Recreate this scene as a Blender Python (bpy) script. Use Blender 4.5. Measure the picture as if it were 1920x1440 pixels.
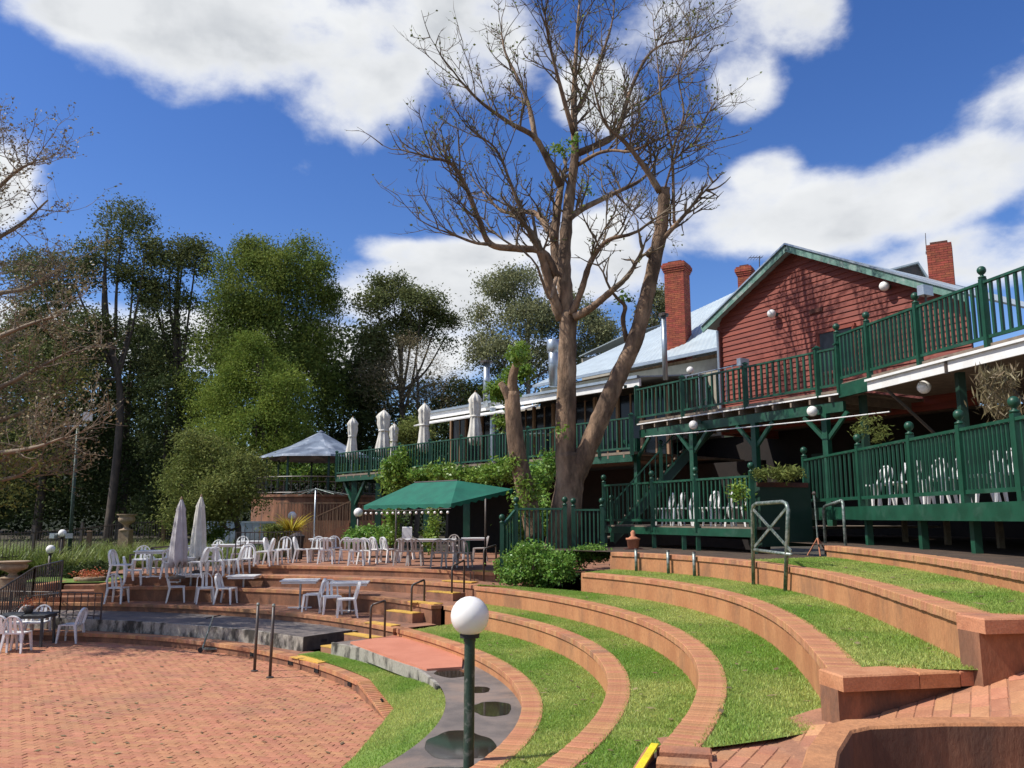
import bpy, bmesh, math, random
import numpy as np
from mathutils import Vector, Matrix
for o in list(bpy.data.objects): bpy.data.objects.remove(o)
S = bpy.context.scene
COL = S.collection
random.seed(7); RNG = np.random.default_rng(11)
pi = math.pi; R = math.radians
# ------------------------------------------------------------ camera
EYE = 3.2; FPX = 1548.0; PITCH = math.atan(250/FPX)
cam = bpy.data.cameras.new('camera'); cam.sensor_width = 36; cam.lens = 36*FPX/1920
cam.clip_end = 3000; cam.clip_start = .05
co = bpy.data.objects.new('camera', cam); COL.objects.link(co)
co.location = (0, 0, EYE); co.rotation_euler = (pi/2+PITCH, 0, 0); S.camera = co
# ------------------------------------------------------------ light and sky
SUN_EL, SUN_AZ = R(50), R(11)                 # light travels towards +X, a little towards +Y
sdir = Vector((math.cos(SUN_EL)*math.cos(SUN_AZ), math.cos(SUN_EL)*math.sin(SUN_AZ), -math.sin(SUN_EL)))
sl = bpy.data.lights.new('sun', 'SUN'); sl.energy = 4.8; sl.angle = R(.5); sl.color = (1, .955, .88)
so = bpy.data.objects.new('sun', sl); COL.objects.link(so)
so.rotation_euler = sdir.to_track_quat('-Z', 'Y').to_euler(); so.location = (-20, -8, 40)
S.view_settings.view_transform = 'Standard'; S.view_settings.look = 'None'
S.view_settings.exposure = .2; S.view_settings.gamma = 1; S.view_settings.use_curve_mapping = False

def ray(u, v):                                # direction of a sight line of the survey photograph
    a = (u-960)/FPX; b = (720-v)/FPX
    return Vector((a, math.cos(PITCH)-b*math.sin(PITCH), math.sin(PITCH)+b*math.cos(PITCH)))
def G(u, v, z):                               # where that line meets the level z
    r = ray(u, v); t = (z-EYE)/r.z; return Vector((r.x*t, r.y*t, z))
def P(u, v, Y):                               # ... the upright plane y = Y
    r = ray(u, v); t = Y/r.y; return Vector((r.x*t, Y, EYE+r.z*t))
def V(u, v, p0, d):                           # ... the upright plane through p0 along d
    r = ray(u, v); n = (-d[1], d[0]); t = (p0[0]*n[0]+p0[1]*n[1])/(r.x*n[0]+r.y*n[1])
    return Vector((r.x*t, r.y*t, EYE+r.z*t))

W = bpy.data.worlds.new('World'); S.world = W; W.use_nodes = True
nt = W.node_tree; nt.nodes.clear()
class NB:                                     # small node-graph writer
    def __init__(s, nt): s.nt = nt
    def n(s, t, **k):
        x = s.nt.nodes.new(t)
        for a, b in k.items(): setattr(x, a, b)
        return x
    def l(s, a, b): s.nt.links.new(a, b)
    def m(s, op, a, b=None, c=None, clamp=False):
        x = s.n('ShaderNodeMath', operation=op); x.use_clamp = clamp
        for i, q in enumerate((a, b, c)):
            if q is None: continue
            if hasattr(q, 'is_linked'): s.l(q, x.inputs[i])
            else: x.inputs[i].default_value = q
        return x.outputs[0]
    def noise(s, vec, scale, detail=4, rough=.5, dist=0):
        x = s.n('ShaderNodeTexNoise'); x.inputs['Scale'].default_value = scale; x.inputs['Detail'].default_value = detail
        x.inputs['Roughness'].default_value = rough; x.inputs['Distortion'].default_value = dist
        if vec is not None: s.l(vec, x.inputs['Vector'])
        return x.outputs['Fac']
    def ramp(s, f, a, b, lo=0., hi=1.):
        x = s.n('ShaderNodeMapRange', interpolation_type='SMOOTHSTEP')
        s.l(f, x.inputs[0]); x.inputs[1].default_value = a; x.inputs[2].default_value = b
        x.inputs[3].default_value = lo; x.inputs[4].default_value = hi
        return x.outputs[0]
    def mix(s, f, a, b, mode='MIX'):
        x = s.n('ShaderNodeMix', data_type='RGBA', blend_type=mode)
        for i, q in ((0, f), (6, a), (7, b)):
            if hasattr(q, 'is_linked'): s.l(q, x.inputs[i])
            else: x.inputs[i].default_value = q if i == 0 else (*q[:3], 1)
        return x.outputs[2]
B = NB(nt)
sky = B.n('ShaderNodeTexSky', sky_type='NISHITA'); sky.sun_disc = False
sky.sun_elevation = SUN_EL; sky.sun_rotation = math.atan2(-sdir.x, -sdir.y); sky.altitude = 200
sky.air_density = 1.0; sky.dust_density = .25; sky.ozone_density = 3.0
tc = B.n('ShaderNodeTexCoord'); sep = B.n('ShaderNodeSeparateXYZ'); B.l(tc.outputs['Generated'], sep.inputs[0])
dx, dy, dz = sep.outputs
az = B.m('ARCTAN2', dx, dy); el = B.m('ARCSINE', dz)
# clouds: one cumulus layer; the banks in view are placed by azimuth and elevation, the rest of the sky is scattered
CL = [(400,20,420,120),(690,125,170,130),(880,60,150,140),(150,0,170,75),(1120,185,90,60),
      (1330,40,170,85),(1395,140,80,85),(1490,30,110,70),(1640,385,300,80),(1430,335,80,60),(1830,325,170,75),(1340,420,190,80),
      (790,555,200,95),(830,478,190,34),(1110,490,150,100),(1860,470,170,60),(-10,350,60,80),
      (500,650,560,60),(2250,250,300,220),(-350,200,300,160)]
dens = None
def vm(op, a, b):
    x = B.n('ShaderNodeVectorMath', operation=op)
    for i, q in enumerate((a, b)):
        if q is None: continue
        if hasattr(q, 'is_linked'): B.l(q, x.inputs[i])
        else: x.inputs[i].default_value = q
    return x
cae = B.n('ShaderNodeCombineXYZ'); B.l(az, cae.inputs[0]); B.l(el, cae.inputs[1])
for u, v, su, sv in CL:
    r = ray(u, v).normalized(); a0 = math.atan2(r.x, r.y); e0 = math.asin(r.z); k = FPX*1.02
    q = vm('MULTIPLY_ADD', cae.outputs[0], (k/su, k/sv, 0)); q.inputs[2].default_value = (-a0*k/su, -e0*k/sv, 0)
    d = B.m('SUBTRACT', 1.0, vm('LENGTH', q.outputs[0], None).outputs['Value'])
    dens = d if dens is None else B.m('SMOOTH_MAX', dens, d, .2)
cmb = vm('MULTIPLY_ADD', cae.outputs[0], (1,1.55,0)); cmb.inputs[2].default_value = (0,0,3.1)
n1 = B.noise(cmb.outputs[0], 5.2, 9, .57, .12); n2 = B.noise(tc.outputs['Generated'], 2.1, 6, .58, .2)
sh = vm('ADD', cmb.outputs[0], (-.045,.075,0)); n4 = B.noise(sh.outputs[0], 5.2, 5, .55, .12)     # the same cloud a little nearer the sun
behind = B.ramp(B.m('ABSOLUTE', az), .75, 1.1)                        # the sky the photograph does not show goes on the same way
scat = B.m('ADD', B.m('MULTIPLY', B.m('SUBTRACT', n2, .52), 4.0), B.m('SUBTRACT', behind, 1.0))
dens = B.m('MINIMUM', B.m('MAXIMUM', B.m('MAXIMUM', dens, scat), -.9), .42)
dn = B.m('ADD', dens, B.m('MULTIPLY', B.m('SUBTRACT', n1, .5), 2.3))
cov = B.ramp(dn, -.16, .50)
lit = B.m('ADD', B.m('MULTIPLY', B.m('SUBTRACT', n1, n4), 1.6), .5)
thick = B.m('MULTIPLY', B.ramp(dn, .12, .75), B.m('ADD', B.m('MULTIPLY', B.ramp(lit, .8, .2), .65), .35))
ccol = B.mix(thick, (7.5, 7.6, 7.7), (3.7, 3.95, 4.3))
hsv = B.n('ShaderNodeHueSaturation'); hsv.inputs['Saturation'].default_value = 1.26; hsv.inputs['Value'].default_value = 1.12; hsv.inputs['Hue'].default_value = .515
B.l(sky.outputs[0], hsv.inputs['Color'])
scol = B.mix(cov, hsv.outputs[0], ccol)
bg = B.n('ShaderNodeBackground'); bg.inputs[1].default_value = .115; B.l(scol, bg.inputs[0])
wo = B.n('ShaderNodeOutputWorld'); B.l(bg.outputs[0], wo.inputs[0])

# ------------------------------------------------------------ materials
M = {}
def mat(name, c, rough=.7, c2=None, scale=6, lo=.35, hi=.65, bump=0, bscale=60, fine=.18, stain=None, sscale=1.2, metal=0, spec=.4, detail=6, stretch=None, island=0.0, wave=None):
    m = bpy.data.materials.new(name); m.use_nodes = True; M[name] = m
    b = NB(m.node_tree); pr = m.node_tree.nodes['Principled BSDF']
    t = b.n('ShaderNodeTexCoord'); vec = t.outputs['Object']
    if stretch:
        mp = b.n('ShaderNodeMapping'); mp.inputs['Scale'].default_value = stretch; b.l(vec, mp.inputs[0]); vec = mp.outputs[0]
    c2 = c2 or tuple(x*.72 for x in c)
    col = b.mix(b.ramp(b.noise(vec, scale, detail, .6), lo, hi), c2, c)
    if fine:
        f = b.noise(vec, bscale, 3, .6); col = b.mix(b.m('MULTIPLY', b.ramp(f, .3, .7), fine), col, (0, 0, 0))
    if stain:
        col = b.mix(b.m('MULTIPLY', b.ramp(b.noise(vec, sscale, 7, .65, .5), .5, .68), .75), col, stain)
    if island:
        g = b.n('ShaderNodeNewGeometry'); oi = b.n('ShaderNodeObjectInfo')
        rnd = b.m('FRACT', b.m('ADD', g.outputs['Random Per Island'], oi.outputs['Random']))
        h = b.n('ShaderNodeHueSaturation'); b.l(col, h.inputs['Color'])
        b.l(b.m('ADD', b.m('MULTIPLY', rnd, 2*island), 1-island), h.inputs['Value'])
        b.l(b.m('ADD', b.m('MULTIPLY', b.m('FRACT', b.m('MULTIPLY', rnd, 7.3)), .02), .49), h.inputs['Hue']); col = h.outputs[0]
    b.l(col, pr.inputs['Base Color'])
    pr.inputs['Roughness'].default_value = rough; pr.inputs['Metallic'].default_value = metal
    pr.inputs['Specular IOR Level'].default_value = spec
    if bump:
        bp = b.n('ShaderNodeBump'); bp.inputs['Strength'].default_value = bump; bp.inputs['Distance'].default_value = .05 if bump >= .9 else .02
        b.l(b.noise(vec, bscale, 5, .65), bp.inputs['Height']); b.l(bp.outputs[0], pr.inputs['Normal'])
    return m
def leafmat(name, c, c2, trans=.3, var=.35, rough=.5):
    m = bpy.data.materials.new(name); m.use_nodes = True; M[name] = m; N = m.node_tree; N.nodes.clear(); b = NB(N)
    g = b.n('ShaderNodeNewGeometry'); t = b.n('ShaderNodeTexCoord')
    col = b.mix(b.ramp(b.noise(t.outputs['Object'], .55, 3, .5), .35, .65), c, c2)
    h = b.n('ShaderNodeHueSaturation'); b.l(col, h.inputs['Color'])
    rnd = g.outputs['Random Per Island']
    b.l(b.m('ADD', b.m('MULTIPLY', rnd, 2*var), 1-var), h.inputs['Value'])
    b.l(b.m('ADD', b.m('MULTIPLY', b.m('FRACT', b.m('MULTIPLY', rnd, 5.7)), .04), .48), h.inputs['Hue'])
    pr = b.n('ShaderNodeBsdfPrincipled'); b.l(h.outputs[0], pr.inputs['Base Color']); pr.inputs['Roughness'].default_value = rough
    pr.inputs['Specular IOR Level'].default_value = .35 if rough < .6 else .15
    tr = b.n('ShaderNodeBsdfTranslucent'); b.l(h.outputs[0], tr.inputs[0])
    mx = b.n('ShaderNodeMixShader'); mx.inputs[0].default_value = trans; b.l(pr.outputs[0], mx.inputs[1]); b.l(tr.outputs[0], mx.inputs[2])
    ou = b.n('ShaderNodeOutputMaterial'); b.l(mx.outputs[0], ou.inputs[0]); return m

mat('render', (.53,.245,.108), .8, (.43,.18,.078), 1.8, bump=.45, bscale=40, fine=.2, stain=(.23,.115,.062), sscale=1.3, stretch=(1,1,.4))
mat('render_stained', (.24,.11,.062), .85, (.13,.065,.042), 2.2, bump=.4, bscale=40, fine=.2, stain=(.07,.045,.035), sscale=1.2, stretch=(1,1,.4))  # stained render, darkened to carry the shade of the parapet's inner face
mat('render_old', (.34,.155,.083), .85, (.20,.095,.055), 2.6, bump=.4, bscale=45, fine=.2, stain=(.085,.055,.042), sscale=1.5, stretch=(1,1,.4))  # old weathered render; on the end walls it also carries their shade
mat('coping', (.55,.265,.130), .8, (.45,.195,.090), 4, bump=.4, bscale=60, fine=.22, island=.13, stain=(.28,.15,.092), sscale=1.2)
mat('paver', (.51,.232,.125), .85, (.44,.19,.10), 3, bump=.3, bscale=60, fine=.2, island=.11, stain=(.32,.155,.092), sscale=.45)
mat('paver_dark', (.54,.255,.135), .85, (.45,.20,.105), 4, bump=.3, bscale=60, fine=.2, island=.13, stain=(.36,.19,.12), sscale=1.5)
mat('mortar', (.40,.19,.108), .95, (.31,.15,.088), 8, bump=.3, fine=.2)
mat('terrace_brick', (.38,.18,.105), .85, (.26,.125,.078), 2.5, bump=.3, bscale=40, fine=.2, stain=(.13,.08,.06), sscale=.9)
mat('asphalt', (.23,.19,.165), .9, (.15,.13,.118), 2.2, bump=.5, bscale=120, fine=.25, stain=(.28,.20,.155), sscale=.8)
mat('pink_paint', (.60,.235,.145), .7, (.54,.20,.12), 1.8, bump=.25, bscale=90, fine=.15)
mat('mossy', (.40,.37,.31), .9, (.06,.055,.045), 3.5, .38, .56, bump=.5, bscale=40, fine=.3, stretch=(1,1,.5))
mat('black_edge', (.045,.042,.04), .8, (.09,.08,.07), 5, bump=.3)
mat('yellow', (.72,.43,.075), .7, (.52,.30,.08), 6, .3, .6, bump=.2, fine=.2)
mat('yellow_bright', (.80,.66,.02), .6, (.68,.54,.03), 6)
mat('green', (.013,.078,.044), .42, (.010,.055,.031), 3, fine=.15, bscale=40, stain=(.035,.09,.062), sscale=2.5)
mat('green_dark', (.012,.045,.028), .5, (.02,.05,.035), 3)
mat('white', (.80,.79,.76), .45, (.70,.69,.66), 4, fine=.06)
mat('white_plastic', (.80,.79,.77), .35, (.74,.73,.71), 5, fine=.04, spec=.5)
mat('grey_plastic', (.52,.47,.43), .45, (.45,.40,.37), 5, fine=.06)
mat('umbrella_cloth', (.72,.69,.62), .85, (.60,.57,.50), 3, fine=.1, bump=.15, bscale=90)
mat('umbrella_grey', (.55,.53,.54), .85, (.45,.43,.44), 3, fine=.1, bump=.15, bscale=90)
mat('canvas_green', (.010,.135,.085), .8, (.008,.105,.068), 2.5, bump=.15, bscale=120, fine=.1)
mat('metal_dark', (.05,.047,.043), .45, (.09,.06,.045), 12, fine=.1, spec=.5)
mat('metal_bare', (.33,.36,.33), .45, (.14,.19,.16), 14, .42, .6, metal=.5)
mat('galv', (.45,.50,.54), .38, (.38,.42,.46), 4, metal=.75)
mat('roof_iron', (.44,.51,.54), .45, (.38,.44,.47), 1.4, fine=.06, spec=.5, stain=(.30,.35,.37), sscale=.7)
mat('roof_green', (.16,.29,.24), .55, (.10,.2,.16), 5, fine=.15, stain=(.32,.36,.33), sscale=4)
mat('weatherboard', (.265,.060,.036), .65, (.20,.044,.028), 3, fine=.2, bscale=30, stretch=(.4,.4,3), stain=(.15,.038,.028), sscale=1.6)
mat('brick_red', (.36,.085,.045), .85, (.26,.06,.035), 5, bump=.4, island=.2, fine=.25)
mat('brick_joint', (.30,.17,.12), .95, (.24,.13,.09), 10)
mat('undercroft', (.022,.016,.014), .9, (.015,.012,.011), 3)  # near-black: the shade below the balconies is put into this colour
mat('hill_scrub', (.022,.032,.014), .95, (.012,.018,.009), .4, bump=1, bscale=3)
mat('brick_dark', (.14,.05,.035), .9, (.08,.035,.028), 3, fine=.3, bump=.3)
mat('soil', (.10,.065,.042), .95, (.06,.042,.03), 3, bump=.6, bscale=30, fine=.3)
mat('dry_ground', (.085,.068,.042), .95, (.045,.04,.026), 1.2, bump=.5, bscale=20, fine=.3)
mat('lawn_base', (.17,.26,.045), .95, (.13,.21,.035), 1.5, bump=.6, bscale=40, fine=.2, stain=(.30,.31,.10), sscale=1.1)
mat('gazebo_roof', (.19,.23,.29), .55, (.11,.135,.18), 1.4, .38, .6, fine=.1, stain=(.42,.46,.52), sscale=1.0)
mat('timber', (.30,.19,.11), .75, (.20,.12,.07), 4, stretch=(3,3,.4))
mat('deck_timber', (.24,.19,.14), .8, (.17,.13,.10), 5, fine=.2)
mat('wall_cream', (.40,.36,.29), .85, (.33,.30,.24), 3)
mat('stone', (.42,.30,.19), .85, (.28,.20,.13), 8, bump=.4, fine=.25)
mat('table_dark', (.07,.075,.075), .5, (.05,.055,.055), 5)
mat('terracotta', (.52,.22,.12), .8, (.42,.16,.085), 6)
mat('bark', (.35,.225,.140), .9, (.125,.080,.052), 2.6, .34, .66, bump=1.0, bscale=9, fine=.4, stretch=(1,1,.4), stain=(.42,.30,.20), sscale=1.6)
mat('bark_grey', (.13,.10,.075), .9, (.07,.055,.045), 4, bump=.8, bscale=25, stretch=(1,1,.3))
mat('bark_pale', (.36,.30,.25), .85, (.22,.17,.13), 2, bump=.4, bscale=15, stretch=(1,1,.4))
mat('twig', (.20,.150,.098), .85, (.12,.088,.06), 3)
mat('twig_red', (.30,.235,.165), .85, (.19,.145,.105), 2)
mat('rubber', (.03,.03,.03), .7)
leafmat('leaf_dark', (.042,.062,.020), (.066,.085,.026), .25, .24, .75)
leafmat('leaf_gum', (.115,.140,.050), (.150,.165,.058), .28, .24, .75)
leafmat('leaf_mid', (.135,.185,.040), (.185,.225,.045), .30, .24, .75)
leafmat('leaf_lime', (.195,.250,.042), (.155,.215,.038), .32, .26, .75)
leafmat('leaf_olive', (.19,.215,.060), (.15,.18,.045), .3, .24, .75)
leafmat('leaf_bush', (.14,.27,.045), (.18,.31,.055), .32, .35, .4)
leafmat('leaf_vine', (.15,.26,.040), (.20,.30,.05), .35, .35, .4)
leafmat('leaf_brown', (.205,.165,.090), (.25,.20,.11), .25, .35)
leafmat('leaf_pale', (.20,.215,.105), (.23,.235,.115), .3, .24, .75)
leafmat('leaf_yellow', (.42,.34,.035), (.34,.27,.03), .35, .3)
leafmat('leaf_flax', (.16,.215,.045), (.22,.25,.07), .3, .4)
leafmat('grass_blade', (.235,.385,.060), (.48,.52,.15), .42, .4)
leafmat('flower', (.55,.14,.06), (.5,.25,.1), .2, .3)
def glassmat():
    m = mat('window_glass', (.012,.014,.02), .12, (.008,.010,.014), 2, fine=0, spec=.25); return m
glassmat()
m = mat('globe', (.86,.83,.78), .22, (.84,.81,.76), 2, fine=0, spec=.5)
pr = m.node_tree.nodes['Principled BSDF']; pr.inputs['Subsurface Weight'].default_value = .25; pr.inputs['Subsurface Radius'].default_value = (.1,.1,.1)
m = mat('water', (.03,.022,.016), .05, (.04,.03,.022), 3, fine=0, spec=.3)

# ------------------------------------------------------------ mesh helpers
class MB:
    def __init__(s): s.v = []; s.f = []; s.mi = []
    def add(s, vs, fs, mi=0):
        k = len(s.v); s.v += [tuple(x) for x in vs]; s.f += [tuple(i+k for i in q) for q in fs]; s.mi += [mi]*len(fs); return s
    def hexa(s, c, mi=0):       # 8 corners: 4 bottom ccw, 4 top ccw
        return s.add(c, [(3,2,1,0),(4,5,6,7),(0,1,5,4),(1,2,6,5),(2,3,7,6),(3,0,4,7)], mi)
    def box(s, c, sz, rz=0, mi=0):
        x, y, z = sz[0]/2, sz[1]/2, sz[2]/2; ca, sa = math.cos(rz), math.sin(rz)
        q = [(-x,-y,-z),(x,-y,-z),(x,y,-z),(-x,y,-z),(-x,-y,z),(x,-y,z),(x,y,z),(-x,y,z)]
        return s.hexa([(c[0]+a*ca-b*sa, c[1]+a*sa+b*ca, c[2]+d) for a, b, d in q], mi)
    def cham(s, c, sz, rz=0, ch=.006, mi=0):   # paver: box without bottom, with worn top edges
        x, y, z = sz[0]/2, sz[1]/2, sz[2]/2; ca, sa = math.cos(rz), math.sin(rz)
        q = [(-x,-y,-z),(x,-y,-z),(x,y,-z),(-x,y,-z),(-x,-y,z-ch),(x,-y,z-ch),(x,y,z-ch),(-x,y,z-ch),(-x+ch,-y+ch,z),(x-ch,-y+ch,z),(x-ch,y-ch,z),(-x+ch,y-ch,z)]
        return s.add([(c[0]+a*ca-b*sa, c[1]+a*sa+b*ca, c[2]+d) for a, b, d in q],
            [(0,1,5,4),(1,2,6,5),(2,3,7,6),(3,0,4,7),(4,5,9,8),(5,6,10,9),(6,7,11,10),(7,4,8,11),(8,9,10,11)], mi)
    def bar(s, a, b, w, h=None, mi=0, up=(0,0,1)):   # rectangular bar from a to b
        a, b = Vector(a), Vector(b); h = h or w; d = (b-a).normalized(); u = Vector(up)
        if abs(d.dot(u)) > .99: u = Vector((1,0,0))
        sx = d.cross(u).normalized()*w/2; sy = sx.cross(d).normalized()*h/2
        return s.hexa([a-sx-sy, a+sx-sy, a+sx+sy, a-sx+sy, b-sx-sy, b+sx-sy, b+sx+sy, b-sx+sy], mi)
    def tube(s, pts, rad, n=8, cap=True, mi=0):
        pts = [Vector(p) for p in pts]; rad = rad if hasattr(rad, '__len__') else [rad]*len(pts)
        vs = []; d0 = (pts[1]-pts[0]).normalized(); ref = Vector((0,0,1)) if abs(d0.z) < .9 else Vector((1,0,0))
        for i, p in enumerate(pts):
            d = (pts[min(i+1, len(pts)-1)]-pts[max(i-1, 0)]).normalized()
            x = d.cross(ref).normalized(); y = d.cross(x); ref = -(d.cross(d.cross(ref))) if False else ref
            for k in range(n):
                t = 2*pi*k/n; vs.append(p+(x*math.cos(t)+y*math.sin(t))*rad[i])
        fs = [(i*n+k, i*n+(k+1) % n, (i+1)*n+(k+1) % n, (i+1)*n+k) for i in range(len(pts)-1) for k in range(n)]
        if cap: fs += [tuple(range(n))[::-1], tuple((len(pts)-1)*n+k for k in range(n))]
        return s.add(vs, fs, mi)
    def lathe(s, prof, n=16, c=(0,0,0), mi=0, fold=0, nf=8):
        vs = []; 
        for r, z in prof:
            for k in range(n):
                t = 2*pi*k/n; q = r*(1+fold*math.cos(nf*t)); vs.append((c[0]+q*math.cos(t), c[1]+q*math.sin(t), c[2]+z))
        fs = [(i*n+k, i*n+(k+1) % n, (i+1)*n+(k+1) % n, (i+1)*n+k) for i in range(len(prof)-1) for k in range(n)]
        fs += [tuple(range(n))[::-1], tuple((len(prof)-1)*n+k for k in range(n))]
        return s.add(vs, fs, mi)
    def prism(s, poly, z0, z1, mi=0):
        n = len(poly); vs = [(p[0], p[1], z0) for p in poly]+[(p[0], p[1], z1) for p in poly]
        return s.add(vs, [tuple(range(n))[::-1], tuple(range(n, 2*n))]+[(i, (i+1) % n, n+(i+1) % n, n+i) for i in range(n)], mi)
    def slab(s, pts, t, mi=0):   # thick plate: polygon of 3-d points, thickness t along its normal (downwards)
        pts = [Vector(p) for p in pts]; nn = (pts[1]-pts[0]).cross(pts[2]-pts[0]).normalized()
        if nn.z < 0: pts = pts[::-1]; nn = -nn
        n = len(pts); vs = pts+[p-nn*t for p in pts]
        return s.add(vs, [tuple(range(n)), tuple(range(n, 2*n))[::-1]]+[((i+1) % n, i, n+i, n+(i+1) % n) for i in range(n)], mi)
    def mesh(s, name, mats, smooth=False):
        me = bpy.data.meshes.new(name); me.from_pydata(s.v, [], s.f)
        for q in (mats if isinstance(mats, (list, tuple)) else [mats]): me.materials.append(M[q])
        if any(s.mi): me.polygons.foreach_set('material_index', s.mi)
        if smooth: me.polygons.foreach_set('use_smooth', [True]*len(me.polygons))
        return me
    def build(s, name, mats, parent=None, smooth=False, loc=None):
        return obj(name, s.mesh(name, mats, smooth), parent, loc)
def obj(name, me, parent=None, loc=None, rz=0):
    o = bpy.data.objects.new(name, me); COL.objects.link(o); o.parent = parent
    if loc is not None: o.location = loc
    if rz: o.rotation_euler = (0, 0, rz)
    return o
def smooth_angle(o, a=40):
    me = o.data; me.polygons.foreach_set('use_smooth', [True]*len(me.polygons)); me.set_sharp_from_angle(angle=R(a)); return o
def tag(o, label, cat, group=None):
    o['label'] = label; o['category'] = cat
    if group: o['group'] = group
    return o
def thing(name, label, cat, loc=(0,0,0), rz=0, group=None):
    return tag(obj(name, None, None, loc, rz), label, cat, group)
def struct(o, kind='structure'): o['kind'] = kind; return o
def copy_tree(o, parent=None):
    c = o.copy(); COL.objects.link(c); c.parent = parent
    for ch in list(o.children): copy_tree(ch, c)
    return c
def npmesh(name, verts, faces, mats, smooth=False):           # numpy quads/tris -> mesh
    me = bpy.data.meshes.new(name); nv, nf, k = len(verts), len(faces), faces.shape[1]
    me.vertices.add(nv); me.vertices.foreach_set('co', np.ascontiguousarray(verts, dtype=np.float32).ravel())
    me.loops.add(nf*k); me.loops.foreach_set('vertex_index', np.ascontiguousarray(faces, dtype=np.int32).ravel())
    me.polygons.add(nf); me.polygons.foreach_set('loop_start', np.arange(0, nf*k, k, dtype=np.int32))
    me.update(calc_edges=True)
    for q in (mats if isinstance(mats, (list, tuple)) else [mats]): me.materials.append(M[q])
    if smooth: me.polygons.foreach_set('use_smooth', np.ones(nf, dtype=bool))
    return me
def leaves(cent, size, aspect=2.2, droop=0.0, up=.0, rng=RNG):  # a small folded quad at each centre
    n = len(cent); d = rng.normal(size=(n, 3)); d[:, 2] = d[:, 2]*.8-droop; d /= np.linalg.norm(d, axis=1)[:, None]
    r = rng.normal(size=(n, 3)); r[:, 2] += up; s = np.cross(d, r); s /= np.linalg.norm(s, axis=1)[:, None]+1e-9
    L = (size*rng.uniform(.6, 1.35, n))[:, None]; w = L/aspect
    v = np.stack([cent-d*L*.5, cent+s*w*.5, cent+d*L*.5, cent-s*w*.5], 1).reshape(-1, 3)
    return v, np.arange(4*n).reshape(-1, 4)
# ------------------------------------------------------------ the ground and the amphitheatre
CX, CY = -9.54, 11.16
PZ = .25
def pol(th, r, z=0.): return Vector((CX+r*math.cos(th), CY+r*math.sin(th), z))
def curve(pts, z, deg=2, extra=()):            # radius of a terrace edge as a function of the angle about the centre
    A = []; Q = []
    for u, v in pts:
        p = G(u, v, z); A.append(math.atan2(p.y-CY, p.x-CX)); Q.append(math.hypot(p.x-CX, p.y-CY))
    for a, r in extra: A.append(R(a)); Q.append(r)
    k = np.polyfit(A, Q, deg); return lambda t: float(np.polyval(k, t))
def gh(x, y):
    r = math.hypot(x-CX, y-CY); t = min(1, max(0, (r-13.4)/3.2)); t = t*t*(3-2*t)
    far = min(1, max(0, (r-40)/120)); return -.14+1.5*t+far*1.5
xs = [-900,-500,-300,-200,-140,-100,-80,-60]+[-50+i*1.6 for i in range(63)]+[52,60,80,100,140,200,300,500,900]
ys = [-900,-400,-200,-100,-50,-30]+[-20+i*1.6 for i in range(60)]+[78,85,95,110,140,200,300,500,900]
mb = MB(); nx = len(xs)
mb.v = [(x, y, gh(x, y)) for y in ys for x in xs]
mb.f = [(j*nx+i, j*nx+i+1, (j+1)*nx+i+1, (j+1)*nx+i) for j in range(len(ys)-1) for i in range(nx-1)]; mb.mi = [0]*len(mb.f)
struct(mb.build('ground', 'dry_ground', smooth=True))

rA = curve([(740,1177),(840,1210),(893,1227),(940,1253),(970,1277),(980,1297),(973,1320),(957,1357),(923,1403),(897,1437)], .9, 3)
rB = curve([(917,1150),(1007,1170),(1073,1197),(1117,1223),(1133,1253),(1133,1277),(1123,1313),(1100,1357),(1070,1393),(1023,1437)], 1.28, 2, [(44,11.0)])
rC = curve([(890,1100),(980,1109),(1055,1122),(1130,1141),(1205,1165),(1255,1187),(1290,1210),(1303,1227),(1311,1266),(1303,1304),(1284,1339),(1238,1397)], 1.67, 3)
rD = curve([(1090,1074),(1205,1084),(1300,1100),(1381,1123),(1461,1158),(1494,1181),(1526,1213),(1552,1258)], 2.08, 3)
rE = curve([(1150,1035),(1300,1044),(1413,1053),(1494,1063),(1591,1087),(1687,1116),(1752,1132),(1830,1158)], 2.47, 3)
rF = curve([(1552,1024),(1623,1029),(1720,1042),(1817,1058),(1920,1071)], 2.70, 2)
rK = curve([(232,1190),(350,1200),(475,1217),(547,1230),(590,1245),(650,1269),(700,1292),(732,1314)], .45, 3)
rW = curve([(20,1155),(160,1163),(230,1165),(300,1170),(475,1180),(600,1197),(650,1205),(730,1235),(790,1262),(825,1300),(815,1340),(740,1440)], .70, 3)
r3 = curve([(110,1130),(250,1132),(440,1140),(590,1155),(690,1170),(740,1177)], .9, 2)
r4 = curve([(190,1100),(480,1103),(540,1107),(690,1120),(802,1132)], 1.28, 2)
r5 = curve([(490,1079),(690,1086),(840,1092)], 1.58, 1, [(99,13.4)])
r6 = curve([(515,1062),(740,1065),(915,1072)], 1.80, 1, [(96,14.1)])

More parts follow.
